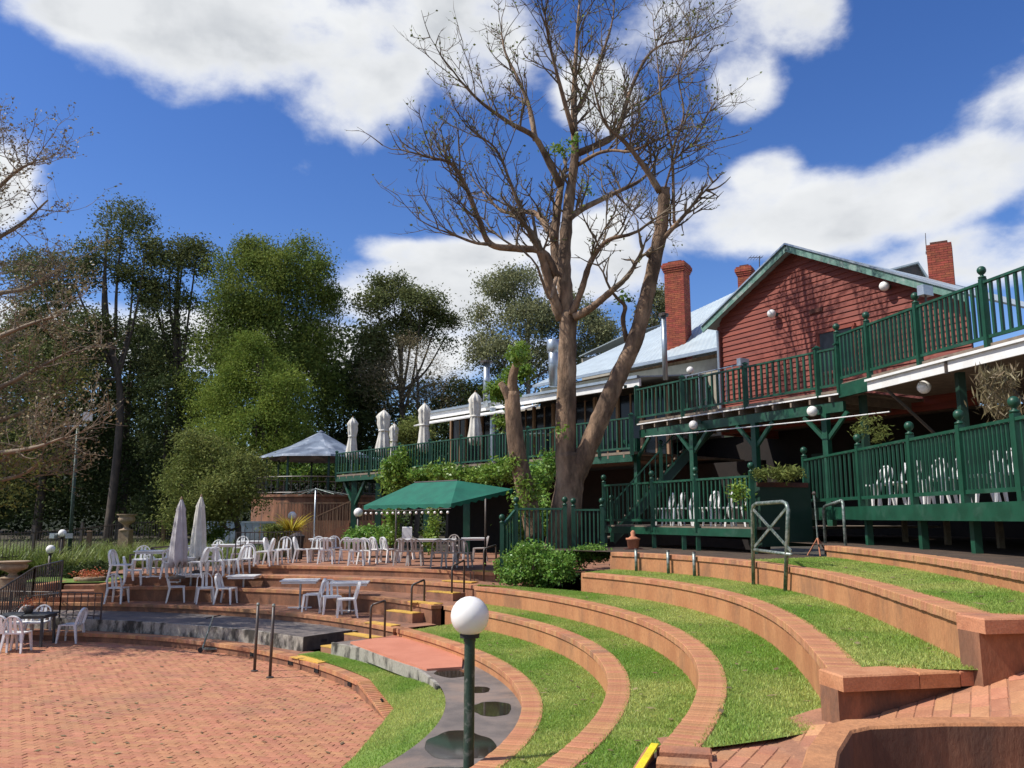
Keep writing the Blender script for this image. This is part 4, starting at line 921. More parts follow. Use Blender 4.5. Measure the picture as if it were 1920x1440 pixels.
for u, v, f, l in ((754,1060,Aw,'grey shaded chair below the middle of the canopy, leftmost of its row'),(778,1060,Aw,'grey shaded chair below the middle of the canopy, second of its row'),(822,1064,Aw+.2,'greyish chair under the canopy, first of three at its right'),(842,1064,Aw,'greyish chair under the canopy, middle of three at its right'),(868,1064,Aw-.2,'greyish chair under the canopy, last of three at its right'),(899,1052,Lf,'shaded chair behind the canopy pole'),(800,1046,Tw,'shaded chair behind the long canopy table, left of centre'),(850,1045,Tw,'shaded chair behind the long canopy table, right of centre')):
    chair(G(u,v,1.79), f, l, 'grey_plastic')
for u, v, z, rz, l, L, Wd in ((356,1124,.89,.1,'small white table on the left part of the lower terrace',.7,.7),(455,1128,.89,.05,'white table in the middle of the lower terrace',.8,.7),(562,1140,.89,.1,'white table left of the chair facing left on the lower terrace',.95,.75),(655,1146,.89,.1,'white table nearest the yellow stairs',.95,.75),
   (282,1082,1.58,.1,'leftmost white table of the second terrace',.75,.75),(338,1092,1.35,.1,'white table below the left closed umbrella',.9,.75),(372,1072,1.58,.1,'white table right of the two lower umbrellas',.95,.75),(425,1062,1.6,.1,'white table at the back of the second terrace',.9,.75),(470,1055,1.7,.1,'white table by the dark iron railing',.9,.7),
   (603,1051,1.79,0,'first white table of the top terrace row',.75,.75),(672,1053,1.79,0,'second white table of the top terrace in front of the bush',.95,.75)):
    table(G(u,v,z), rz, l, L, Wd)
table(G(800,1053,1.79), .0, 'long white table under the green canopy', 1.9, .75, 'white_plastic', False); table(G(890,1048,1.79), .0, 'white table in the shade behind the canopy pole', .9, .75, 'white_plastic', False)
# dark plaza table
pdt = G(45,1210,PZ); t = make_table('dark slatted table on the brick plaza at the left edge', 1.15, .8, 'table_dark'); t.location = pdt; t.rotation_euler = (0,0,.1)
w = thing('flower_pot', 'small dark pot with brown flowers on the dark plaza table', 'pot', pdt+Vector((.03,0,.72))); MB().lathe([(.07,0),(.1,.04),(.12,.16),(.10,.17)], 14).build('pot', 'metal_dark', w, True)
v_, f_ = leaves(RNG.normal(0,1,(160,3))*np.array([.09,.09,.06])+np.array([0,0,.25]), .05); struct(obj('flowers', npmesh('flowers', v_, f_, 'flower'), w), 'stuff')
# white chairs on the two lower decks
for i, (u, l) in enumerate(((1240,'first'),(1259,'second'),(1281,'third'),(1322,'fourth'),(1352,'fifth'),(1381,'sixth'))):
    p = Vz(u, LO+WX*.55, LD, ZL); chair(p, random.uniform(.6,1.3), f'{l} white chair from the left behind the balusters of the left deck', group='chairs on the decks')
for i, (u, l) in enumerate(((1640,'first'),(1668,'second'),(1694,'third'),(1738,'fourth'),(1775,'fifth'),(1832,'sixth'),(1872,'seventh'))):
    p = Vz(u, Vector((7.2,0,0)), Vector((0,1,0)), ZR); chair(p, random.uniform(.8,1.8), f'{l} white chair from the left behind the railing of the right deck', group='chairs on the decks')
# closed umbrellas
def umbrella(p, h, r, label, m, lean=0, tied=True):
    t = thing('closed_umbrella', label, 'umbrella', p); t.rotation_euler = (0,lean,random.uniform(0,3)); s = h
    MB().tube([(0,0,0),(0,0,h-.05)], .022, 8).build('pole', 'galv', t)
    pr = [(r*.55,.0),(r*.95,.02),(r*1.0,.12),(r*.78,.33),(r*.62,.5),(r*.70,.56),(r*.85,.68),(r*.8,.78),(r*.95,.84),(r*.6,.92),(r*.15,.985),(r*.05,1.0)]
    if not tied: pr = [(r*.7,.0),(r*1.05,.01),(r*1.0,.1),(r*.92,.3),(r*.78,.5),(r*.62,.7),(r*.50,.8),(r*.52,.84),(r*.30,.92),(r*.12,.985),(r*.04,1.0)]
    z0 = h*(.30 if tied else .17); L = h-z0; mb = MB(); n = 32; ph = random.uniform(0,6)
    for a, q in pr:
        for k in range(n):
            tt = 2*pi*k/n; fo = 1+.20*math.cos(8*tt+q*2+ph)+.07*math.cos(13*tt-q*5); dz = (.10*math.cos(8*tt+ph+1.3) if q < .05 else 0)
            mb.v.append((a*fo*math.cos(tt)*.85, a*fo*math.sin(tt)*.85, z0+q*L+dz*L*.6))
    mb.f = [(i*n+k, i*n+(k+1) % n, (i+1)*n+(k+1) % n, (i+1)*n+k) for i in range(len(pr)-1) for k in range(n)]+[tuple((len(pr)-1)*n+k for k in range(n))]; mb.mi = [0]*len(mb.f)
    cn = mb.build('canopy', m, t, True)
    if tied: MB().lathe([(r*.64,z0+.50*L),(r*.68,z0+.52*L),(r*.64,z0+.54*L)], 20).build('tie', m, cn, True)
    MB().lathe([(.02,h-.03),(.035,h),(.02,h+.04),(.004,h+.06)], 8).build('finial', 'timber', t); MB().lathe([(.22,0),(.22,.05),(.06,.09)], 14).build('base', 'metal_dark', t)
for u, vt, lab in ((658,783,'leftmost closed cream umbrella on the raised terrace'),(717,769,'closed cream umbrella with flared skirt, front of the close pair on the terrace'),(794,756,'closed cream umbrella at the left end of the white awning'),(890,735,'closed cream umbrella in front of the white awning')):
    p = Vz(u, TO+TN*.6, TD, ZT); top = V(u, vt, TO+TN*.6, TD).z; umbrella(p, top-ZT, .30 if u != 717 else .36, lab, 'umbrella_cloth')
p = Vz(737, TO+TN*2.4, TD, ZT); umbrella(p, V(737,794,TO+TN*2.4,TD).z-ZT, .27, 'closed cream umbrella, rear one of the close pair on the terrace', 'umbrella_cloth')
for u, vt, vb, lab, m in ((331,935,1085,'left one of two tall closed umbrellas on the lower terrace, greyish','umbrella_grey'),(369,930,1075,'right one of two tall closed umbrellas on the lower terrace, sunlit cream','umbrella_cloth')):
    p = G(u,vb,1.6); top = P(u,vt,p.y).z; umbrella(p, top-1.6, .25, lab, m, 0, False)
# metal bistro tables stacked on the terrace, by the tree
w = thing('cafe_table', 'dark round cafe table on the terrace left of the big tree', 'table', Vz(1012,TO+TN*1.1,TD,ZT)); MB().lathe([(.5,.98),(.5,1.02)], 24).build('top', 'metal_bare', w); MB().tube([(0,0,0),(0,0,.98)], .03, 8).build('pedestal', 'metal_dark', w); MB().lathe([(.25,0),(.25,.03),(.05,.06)], 14).build('base', 'metal_dark', w)
# ------------------------------------------------------------ green canopy with bulbs
w = thing('canopy_tent', 'large green canvas canopy on thin poles over the long table', 'canopy')
c1, c2, c3, c4 = P(682,948,23.6), P(846,944,20.9), P(962,917,22.4), P(800,928,25.2); a1, a2 = P(778,905,23.7), P(858,901,22.5)
def patch(mb, q, n=7, sag=.06):
    q = [Vector(x) for x in q]; k = len(mb.v)
    for j in range(n+1):
        for i in range(n+1):
            s, t_ = i/n, j/n; p = q[0].lerp(q[1],s).lerp(q[3].lerp(q[2],s),t_); p.z -= sag*math.sin(pi*s)*(1-t_*.3)*math.sin(pi*min(1,t_+.15))*1.0; mb.v.append(tuple(p))
    for j in range(n):
        for i in range(n): mb.f.append((k+j*(n+1)+i, k+j*(n+1)+i+1, k+(j+1)*(n+1)+i+1, k+(j+1)*(n+1)+i)); mb.mi.append(0)
for q in ((c1,c2,a2,a1),(c2,c3,a2,a2),(c3,c4,a1,a2),(c4,c1,a1,a1)):
    mb = MB(); patch(mb, q); mb.build('canvas_panel', 'canvas_green', w, True)
for a, b in ((c1,c2),(c2,c3)):
    mb = MB(); n = 26
    for k in range(n+1): p = a.lerp(b,k/n); mb.v += [tuple(p), tuple(p-Vector((0,0,.10+.03*math.sin(k*2.1))))]
    mb.f = [(2*k,2*k+1,2*k+3,2*k+2) for k in range(n)]; mb.mi = [0]*n; mb.build('valance', 'canvas_green', w, True)
for u, v, top in ((910,1062,None),(741,1052,None)):
    p = G(u,v,1.79); zt = P(u,928 if u > 800 else 946,p.y).z; MB().tube([p, (p.x,p.y,zt+.15)], .03, 10).build('pole', 'metal_dark', w, True)
MB().tube([a1,a2], .025, 8).build('ridge_pole', 'metal_dark', w)
w = thing('festoon_lights', 'string of small white bulbs hanging along the front edge of the green canopy', 'string lights')
MB().tube([c1+Vector((0,-.02,-.12)), c1.lerp(c2,.5)+Vector((0,-.02,-.16)), c2+Vector((0,-.02,-.12))], .008, 5).build('cable', 'metal_dark', w)
for k in range(15):
    p = c1.lerp(c2,(k+.5)/15)+Vector((0,-.03,-.22)); globe(w, p, .036).name = 'bulb'
# ------------------------------------------------------------ handrails, gate, stakes
def handrail(pts, label, name='handrail', m='metal_dark', r=.024):
    w = thing(name, label, 'handrail'); a, b = pts; h0, h1 = a[1], b[1]
    A_, B_ = Vector(a[0]), Vector(b[0]); At, Bt = A_+Vector((0,0,h0)), B_+Vector((0,0,h1)); e = (Bt-At)*.12
    MB().tube([A_, At-Vector((0,0,.08)), At-Vector((0,0,.025))+e*.25, At+e], r, 8).build('post', m, w, True)
    MB().tube([At+e, Bt-e*.6], r, 8).build('rail', m, w, True); MB().tube([B_, Bt-Vector((0,0,.06)), Bt-Vector((0,0,.01))-e*.3, Bt-e*.6], r, 8).build('post', m, w, True)
for (u0,b0,t0,z0),(u1,b1,t1,z1),l in (((694,1197,1135,.74),(721,1195,1126,.74),'dark metal handrail beside the pink ramp, lowest of the stair rails'),((771,1155,1097,1.0),(795,1152,1087,1.0),'second dark metal handrail up the terrace stairs'),((847,1120,1062,1.35),(870,1116,1050,1.35),'third dark metal handrail up the terrace stairs'),((907,1089,1029,1.67),(930,1087,1022,1.67),'topmost dark metal handrail left of the round bush')):
    a, b = G(u0,b0,z0), G(u1,b1,z1); handrail(((a,P(u0,t0,a.y).z-z0),(b,P(u1,t1,b.y).z-z1)), l)
for u, vb, vt, l in ((477,1259,1132,'left one of two bare dark metal posts on the brick plaza'),(506,1271,1134,'right one of two bare dark metal posts on the brick plaza')):
    p = G(u,vb,PZ); w = thing('metal_post', l, 'post', p); h = P(u,vt,p.y).z-PZ; MB().tube([(0,0,0),(.012,0,h)], .028, 10).build('shaft', 'metal_dark', w, True); MB().lathe([(.07,0),(.07,.02),(.03,.03)], 12).build('base_plate', 'metal_dark', w); MB().lathe([(.032,h-.03),(.036,h-.01),(.02,h+.02)], 10, (.012,0,0)).build('cap', 'metal_bare', w)
def infront(u, v): p = G(u,v,2.47); th = math.atan2(p.y-CY,p.x-CX); return pol(th, rE(th)-.06, 2.09)
a, b = infront(1416,1054), infront(1486,1062); gd = (b-a).normalized()
w = thing('barrier_gate', 'tall green metal barrier frame with X bracing on the fourth lawn', 'barrier')
q = [V(1410,945,a,gd), V(1477,940,a,gd), V(1415,1031,a,gd), V(1484,1040,a,gd)]
tl, tr = q[0], q[1]; e = (tr-tl)*.14; dn = Vector((0,0,.12))
MB().tube([a, tl-dn, tl-dn*.25+e*.3, tl+e, tr-e, tr-dn*.25-e*.3, tr-dn, b], .03, 10).build('frame', 'metal_bare', w, True)
MB().tube([q[2],q[3]], .026, 8).build('lower_rail', 'metal_bare', w, True)
x0, x1 = q[2].lerp(a,0)+Vector((0,0,.05)), tr-dn*.6
MB().bar(tl-dn*.6, q[3]+Vector((0,0,.05)), .045, .015, up=gd.cross(Vector((0,0,1)))).build('brace', 'metal_bare', w); MB().bar(x1, x0, .045, .015, up=gd.cross(Vector((0,0,1)))).build('brace', 'metal_bare', w)
a, b = G(1549,1040,2.47), G(1587,1046,2.47); handrail(((a,P(1547,950,a.y).z-2.47),(b,P(1583,938,b.y).z-2.47)), 'bare metal handrail with sloping top on the highest lawn', m='metal_bare', r=.03)
p = G(1535,1042,2.47); w = thing('metal_stand', 'thin metal stand on a rusty tripod base beside the sloping handrail', 'stand', p); h = P(1530,928,p.y).z-2.47
MB().tube([(0,0,.3),(-.02,0,h)], .016, 7).build('rod', 'metal_bare', w); MB().lathe([(.03,h),(.045,h+.03),(.02,h+.07)], 8, (-.02,0,0)).build('knob', 'metal_dark', w)
for k in range(3): MB().tube([(0,0,.34),(.22*math.cos(k*2.1+.3),.22*math.sin(k*2.1+.3),0)], .014, 6).build('leg', 'terracotta', w)
for i, u in enumerate((1203,1275,1341)):
    p = infront(u,1037+i*3); w = thing('metal_stake', ('left','middle','right')[i]+' short rusty metal stake in the fourth lawn before the fifth wall', 'stake', p)
    MB().tube([(0,0,0),(0,0,.46)], .032, 9).build('shaft', 'metal_bare', w, True); MB().lathe([(.034,.44),(.03,.475)], 9).build('cap', 'metal_dark', w)
for u, v, z, l in ((735,1182,.9,'at the stair end of the lowest curved wall'),(816,1145,1.28,'at the stair end of the second curved wall'),(887,1103,1.67,'at the stair end of the third curved wall')):
    p = G(u,v,z-.3)+Vector((-.05,-.1,0)); w = thing('metal_bracket', 'pair of short dark pegs '+l, 'bracket', p)
    for k in (0,1): MB().tube([(k*.09,0,0),(k*.09-.02,0,.42)], .014, 6).build('peg', 'metal_dark', w)
# pot with figure under the left deck
p = G(1191,1030,2.47)+Vector((0,.3,0)); w = thing('terracotta_pot', 'small terracotta pot on the fifth wall under the left deck', 'pot', p); MB().lathe([(.09,0),(.13,.02),(.15,.2),(.17,.21),(.17,.25),(.12,.25),(.05,.3),(.06,.38),(.02,.43)], 14).build('pot', 'terracotta', w, True); MB().box((0,0,-.02), (.42,.3,.06)).build('slab', 'brick_dark', w)
# ------------------------------------------------------------ scooter and loose blocks by the kerb
p = G(395,1223,PZ); w = thing('kick_scooter', 'small grey kick scooter leaning on the plaza kerb', 'scooter', p, .15)
MB().box((.08,0,.08), (.5,.10,.035)).build('deck', 'metal_bare', w); MB().tube([(-.18,0,.08),(-.02,.18,.75)], .02, 8).build('column', 'metal_bare', w); MB().tube([(-.16,.12,.72),(.12,.26,.76)], .015, 7).build('handlebar', 'rubber', w)
for x in (-.22,.36): MB().tube([(x,-.02,.055),(x,.02,.055)], .055, 14).build('wheel', 'rubber', w)
for u, v, l in ((352,1213,'pale loose block left of the scooter beside the kerb'),(559,1249,'pale loose block beside the kerb right of the two metal posts')):
    p = G(u,v,PZ); MB_ = MB().cham((0,0,.07), (.2,.12,.14), .3, .015); o = MB_.build('loose_block', 'stone'); o.location = p; tag(o, l, 'block')
p = G(367,1216,PZ); o = MB().lathe([(.10,0),(.09,.05),(.03,.16),(.012,.2)], 12).build('traffic_cone', 'terracotta', None, True); o.location = p; tag(o, 'tiny orange cone between the loose block and the scooter', 'cone')
# kerb vents (dark weep grilles)
for i, u in enumerate((466,546,590,657,708)):
    z = .09; th = None; v = {466:1229,546:1243,590:1258,657:1282,708:1318}[u]; p = G(u,v,PZ+.08); th = math.atan2(p.y-CY,p.x-CX); q = pol(th, rK(th)-.0, PZ+.085)
    w = thing('kerb_vent', f'{("first","second","third","fourth","fifth")[i]} dark vent grille from the left in the plaza kerb', 'vent', q, th)
    for k in range(4): MB().box((.01,-.07+k*.045,0), (.03,.022,.09)).build('slot', 'rubber', w)
# ------------------------------------------------------------ gazebo, brick base, ramp
gz = P(600,862,45); gc = Vector((gz.x,45,0)); zb = P(600,930,45).z
w = thing('gazebo', 'gazebo with blue-grey tent roof on a raised brick base', 'gazebo', (gc.x,gc.y,0)); ze = gz.z; za_ = P(605,811,45).z; rr = 3.2
vs = []
n = 8
for r_, z in ((rr,ze),(rr*.98,ze+.10),(rr*.5,ze+(za_-ze)*.47),(.12,za_)):
    for k in range(n): t_ = 2*pi*(k+.5)/n; vs.append((r_*math.cos(t_), r_*math.sin(t_), z))
for k in range(n):
    j = (k+1) % n; MB().add([vs[k],vs[j],vs[n+j],vs[n+k],vs[2*n+j],vs[2*n+k],vs[3*n+j],vs[3*n+k]], [(0,1,2,3),(3,2,4,5),(5,4,6,7)]).build('roof_panel', 'gazebo_roof', w)
    t_ = 2*pi*(k+.5)/n; MB().box((rr*.86*math.cos(t_), rr*.86*math.sin(t_), (ze+zb)/2), (.1,.1,ze-zb+.1)).build('post', 'green_dark', w)
MB().lathe([(.12,za_-.02),(.16,za_+.03),(.03,za_+.12)], 8).build('roof_cap', 'gazebo_roof', w)
MB().lathe([(rr+.25,1.4),(rr+.25,zb-.12),(rr+.33,zb-.12),(rr+.33,zb)], 28).build('brick_base', 'render_old', w)
for k in range(46):
    t_ = 2*pi*k/46; MB().bar((rr*math.cos(t_),rr*math.sin(t_),zb), (rr*math.cos(t_),rr*math.sin(t_),zb+.9), .025).build('baluster', 'metal_dark', w)
for z in (.1,.9):
    MB().tube([(rr*math.cos(2*pi*k/46),rr*math.sin(2*pi*k/46),zb+z) for k in range(47)], .03, 5).build('rail', 'metal_dark', w)
rw = thing('ramp_wall', 'sloping brick ramp wall with iron pickets climbing to the right behind the chairs', 'wall')
a, b = P(545,1030,37), P(655,980,37); MB().add([(a.x,a.y,1.5),(b.x,b.y,1.5),(b.x,b.y,b.z),(a.x,a.y,a.z),(a.x,a.y+.25,1.5),(b.x,b.y+.25,1.5),(b.x,b.y+.25,b.z),(a.x,a.y+.25,a.z)], [(0,1,2,3),(3,2,6,7),(0,3,7,4),(1,5,6,2),(5,4,7,6)]).build('brickwork', 'render_old', rw)
for k in range(24):
    p = a.lerp(b,k/23); MB().bar(p+Vector((0,.12,0)), p+Vector((0,.12,.95)), .025).build('picket', 'timber', rw)
MB().bar(a+Vector((0,.12,.95)), b+Vector((0,.12,.95)), .04).build('rail', 'timber', rw)
rw = thing('upper_ramp_wall', 'orange brick wall with pickets behind the ramp, left of the green terrace post', 'wall')
a, b = P(520,990,41), P(735,962,41); a.z = b.z = (a.z+b.z)/2; MB().bar(Vector((a.x,a.y,(a.z+1.3)/2)), Vector((b.x,b.y,(a.z+1.3)/2)), .3, a.z-1.3).build('brickwork', 'render_old', rw)
for k in range(36):
    p = a.lerp(b,k/35); MB().bar(p, p+Vector((0,0,.85)), .025).build('picket', 'timber', rw)
MB().bar(a+Vector((0,0,.85)), b+Vector((0,0,.85)), .045).build('rail', 'timber', rw)
# umbrella frame without cloth
p = G(587,1052,1.79); w = thing('umbrella_frame', 'bare umbrella frame on a thin grey pole in front of the gazebo base', 'umbrella frame', p); h = P(587,915,p.y).z-1.79
MB().tube([(0,0,0),(0,0,h)], .025, 8).build('pole', 'galv', w, True)
for k in range(8): MB().tube([(0,0,h-.02),(1.1*math.cos(k*pi/4),1.1*math.sin(k*pi/4),h-.22)], .012, 5).build('rib', 'metal_bare', w)
# ------------------------------------------------------------ fences and rails at the left
w = thing('iron_fence', 'low black iron picket fence running uphill along the left forest edge', 'fence')
pts = [P(-60,1058,25), P(60,1048,28), P(150,1036,31), P(236,1022,34), P(330,1014,37)]
for a, b in zip(pts, pts[1:]):
    L = (b-a).length; n = int(L/.16)
    for z in (.12,.86): MB().bar(a+Vector((0,0,z)), b+Vector((0,0,z)), .03).build('rail', 'metal_dark', w)
    for k in range(n): p = a.lerp(b,k/n); MB().bar(p, p+Vector((0,0,.92)), .015).build('picket', 'metal_dark', w)
    MB().bar(a-Vector((0,0,.4)), a+Vector((0,0,1.1)), .08).build('post', 'metal_dark', w)
for u, vt, vb, Y, l in ((165,998,1035,30.5,'short timber bollard at the fence, left of the stone urn'),(304,979,1030,33,'short timber bollard right of the stone urn'),(114,1008,1040,28.5,'square brick-coloured post beside the taller globe lamp')):
    p, q = P(u,vb,Y), P(u,vt,Y); w = thing('timber_bollard', l, 'bollard', (p.x,p.y,p.z-.3)); MB().cham((0,0,(q.z-p.z+.3)/2), (.14,.14,q.z-p.z+.3), .2, .02).build('shaft', 'timber', w); MB().cham((0,0,q.z-p.z+.33), (.17,.17,.05), .2, .015).build('cap', 'timber', w)
def urn(u, vt, vb, Y, label, r, ped):
    p, q = P(u,vb,Y), P(u,vt,Y); h = q.z-p.z; w = thing('stone_urn', label, 'urn', (p.x,p.y,p.z-.3))
    MB().box((0,0,.15+h*ped/2), (r*1.1,r*1.1,.3+h*ped)).build('pedestal', 'stone', w); z = .3+h*ped; k = h*(1-ped)
    MB().lathe([(r*.7,z),(r*.72,z+.06*k),(r*.3,z+.14*k),(r*.22,z+.3*k),(r*.45,z+.42*k),(r*.8,z+.55*k),(r*.85,z+.75*k),(r*.7,z+.86*k),(r*1.0,z+.95*k),(r*1.02,z+k),(r*.8,z+k)], 18).build('bowl', 'stone', w, True)
urn(235,964,1012,32,'pale stone urn on a pedestal above the strappy grass',.36,.35); urn(22,1052,1098,24,'large squat stone planter at the left edge below the fence',.45,.3)
w = thing('light_pole', 'tall thin green light pole leaning slightly at the forest edge', 'pole'); a, b = P(129,1060,29), P(146,800,29)
MB().tube([a-Vector((0,0,.5)), b], [.07,.05], 10).build('shaft', 'post_paint', w, True); MB().bar(b-Vector((.5,0,0)), b+Vector((.3,0,.05)), .04).build('crossarm', 'galv', w); MB().box(b+Vector((.35,-.05,.35)), (.28,.2,.3), .3).build('floodlight', 'white', w); MB().bar(b+Vector((.2,0,.0)), b+Vector((.33,0,.28)), .03).build('bracket', 'galv', w)
w = thing('steel_fence', 'grey-green steel sheet fence behind the back tables', 'fence'); a, b = P(385,1030,39), P(515,1030,39); top = P(450,979,39).z
for k in range(9):
    p, q = a.lerp(b,k/9), a.lerp(b,(k+1)/9); m_ = p.lerp(q,.5); MB().box((m_.x,m_.y+(.02 if k % 2 else 0),(top+1.2)/2), ((q-p).length-.02,.04,top-1.2)).build('panel', 'galv', w)
MB().bar(Vector((a.x,a.y,top)), Vector((b.x,b.y,top)), .08).build('top_rail', 'galv', w)
def iron_rail(pts, label, h=.9, gap=.13, r=.012):
    w = thing('iron_railing', label, 'railing')
    for a, b in zip(pts, pts[1:]):
        n = max(1, int((b-a).length/gap))
        for z in (.08, h): MB().tube([a+Vector((0,0,z)), b+Vector((0,0,z))], r*1.3, 6).build('rail', 'metal_dark', w)
        for k in range(n+1): p = a.lerp(b,k/n); MB().tube([p, p+Vector((0,0,h))], r if 0 < k < n else r*1.7, 5).build('picket', 'metal_dark', w)
iron_rail([G(440,1058,1.79), G(500,1056,1.79), G(562,1052,1.79)], 'dark iron railing behind the tables at the left end of the top terrace', .95)
iron_rail([pol(R(t),rW(R(t))-.06,.72) for t in (112,106,100,93.5)], 'thin dark iron railing along the walkway behind the dark plaza table', .62, .2)
iron_rail([G(-10,1180,.7), G(60,1130,.9)+Vector((0,0,.1)), G(112,1118,1.3)], 'dark iron stair railing at the far left climbing to the lawn', .85, .25, .016)
w = thing('crowd_barrier', 'dark angular metal barrier left of the closed umbrellas', 'barrier')
for a, b in (((244,1040),(284,1038)),((284,1028),(310,1042)),((310,1042),(330,1024)),((244,1040),(244,1062)),((284,1028),(284,1062)),((284,1027),(330,1024))): MB().bar(P(*a,27), P(*b,27), .05).build('bar', 'metal_dark', w)
w = thing('litter_bin', 'dark bin behind the iron railing on the top terrace', 'bin', G(548,1050,1.79)+Vector((0,.5,0))); MB().lathe([(.2,0),(.24,.7),(.26,.72),(.26,.78),(.2,.8)], 16).build('body', 'rubber', w); MB().lathe([(.25,.79),(.1,.88),(.01,.9)], 16).build('lid', 'metal_dark', w)
w = thing('high_chair', 'white high chair standing behind the sunlit pair of chairs', 'high chair', G(760,1050,1.79)+Vector((0,.5,0)))
MB().cham((0,0,.62), (.36,.36,.06), 0, .02).build('seat', 'white_plastic', w); MB().cham((0,-.18,.86), (.34,.05,.46), 0, .02).build('backrest', 'white_plastic', w)
for sx in (-1,1):
    for sy in (-1,1): MB().bar((sx*.24,sy*.24,0),(sx*.14,sy*.14,.6),.04).build('leg', 'white_plastic', w)
# steps at the far left
w = thing('garden_steps', 'worn brick garden steps with low end walls at the far left', 'steps')
for k in range(3): p = G(150,1130,.9)+Vector((0,.35+.38*k,0)); MB().cham((p.x,p.y,.92+.13*k), (1.9,.40,.26), .05, .02).build('step', 'render_old', w)
for u in (70,186): p = G(u,1128,.9)+Vector((0,.6,0)); MB().cham((p.x,p.y,1.12), (.3,1.4,.5), .05, .02).build('end_wall', 'render', w)
p = G(135,1098,1.3)+Vector((0,1.0,0)); w = thing('flower_planter', 'stone planter of orange-brown flowers on the left lawn edge', 'planter', p); MB().lathe([(.3,0),(.42,.05),(.45,.16),(.38,.17)], 18).build('bowl', 'stone', w, True)
v_, f_ = leaves(RNG.normal(0,1,(500,3))*np.array([.22,.2,.07])+np.array([0,0,.24]), .07); struct(obj('flowers', npmesh('flowers', v_, f_, 'flower'), w), 'stuff')
p = P(197,1068,27); w = thing('garden_light', 'small white hooded garden light on the left lawn', 'light', p); MB().tube([(0,0,-.4),(0,0,.0)], .03, 8).build('stem', 'white', w); MB().tube([(0,0,0),(0,0,.12),(.16,0,.14),(.2,0,.06)], .055, 8).build('hood', 'white', w, True)
# metal rack on the upper balcony
w = thing('metal_rack', 'white tubular metal rack standing on the upper balcony', 'rack'); a, b = V(1275,705,BO+WX*.8,AX), V(1400,684,BO+WX*.8,AX); a.z = b.z = (a.z+b.z)/2
MB().tube([Vector((a.x,a.y,ZB)), a-Vector((0,0,.1)), a+AX*.12, b-AX*.12, b-Vector((0,0,.1)), Vector((b.x,b.y,ZB))], .02, 6).build('frame', 'galv', w, True)
for k in range(1,10): p = a.lerp(b,k/10); MB().tube([Vector((p.x,p.y,ZB+.3)), p], .014, 5).build('bar', 'galv', w)
# balcony cable
w = thing('cable', 'thin pale cable strung along under the upper balcony beam', 'cable'); MB().tube([V(1210,819,BO-WX*.3,AX), V(1300,811,BO-WX*.3,AX), V(1420,799,BO-WX*.3,AX), V(1540,787,BO-WX*.3,AX), V(1668,772,BO-WX*.3,AX)], .014, 6).build('strand', 'white', w)
# ------------------------------------------------------------ vegetation
def lobe_pts(lobes, Y, n, clump=22, spread=.38, yfac=1.0, seed=0, shell=.5, dy=None):
    rng = np.random.default_rng(seed+100); C = []; Rr = []
    for i, q in enumerate(lobes):
        u, v, ru, rv = q[:4]; y = Y+(q[4] if len(q) > 4 else rng.uniform(-1,1)*1.0*yfac); p = P(u,v,y); k = y/FPX; C.append(tuple(p)); Rr.append((ru*k, max(ru,rv)*k*.9*yfac, rv*k))
    C = np.array(C); Rr = np.array(Rr); wgt = Rr[:,0]*Rr[:,2]; wgt = wgt/wgt.sum(); nc = max(4, n//clump)
    ns = max(len(C)*7, 8); si = rng.choice(len(C), ns, p=wgt); d = rng.normal(size=(ns,3)); d /= np.linalg.norm(d,axis=1)[:,None]   # boughs on the lobes
    sc = C[si]+d*Rr[si]*(.55+.4*rng.uniform(0,1,ns))[:,None]; sr = Rr[si]*rng.uniform(.30,.52,(ns,1))
    nf = int(nc*.42); sc = np.concatenate([sc, C]); sr = np.concatenate([sr, Rr*.86]); idx = np.concatenate([rng.integers(0, ns, nc-nf), ns+rng.choice(len(C), nf, p=wgt)]); d = rng.normal(size=(nc,3)); d[:,2] += .35; d /= np.linalg.norm(d,axis=1)[:,None]
    rad = (shell+(1-shell)*rng.uniform(0,1,nc)**.5)*rng.uniform(.85,1.12,nc); cc = sc[idx]+d*sr[idx]*rad[:,None]
    m = rng.normal(size=(nc,clump,3))*spread*np.array([1,1,.7])*rng.uniform(.5,1.2,(nc,1,1)); return (cc[:,None,:]+m).reshape(-1,3), C, Rr
def crown(lobes, Y, n, m, size, parent, name='crown', **k):
    asp = k.pop('aspect', 2.2); droop = k.pop('droop', .2); pts, C, Rr = lobe_pts(lobes, Y, n, **k)
    v, f = leaves(pts, size, asp, droop, .6); return obj(name, npmesh(name, v, f, m), parent), C, Rr
def spl(pts, n=6):
    pts = [Vector(p) for p in pts]; out = []; q = [pts[0]*2-pts[1]]+pts+[pts[-1]*2-pts[-2]]
    for i in range(1, len(q)-2):
        for k in range(n):
            t = k/n; a, b, c, d = q[i-1:i+3]; out.append(.5*((2*b)+(c-a)*t+(2*a-5*b+4*c-d)*t*t+(3*b-a-3*c+d)*t**3))
    return out+[pts[-1]]
def limb(mb, pts, r0, r1, n=8, sub=5, knob=.06):
    p = spl(pts, sub); m_ = len(p); rad = [(r0+(r1-r0)*i/(m_-1))*(1+random.uniform(-knob,knob)) for i in range(m_)]; mb.tube(p, rad, n); return p, rad
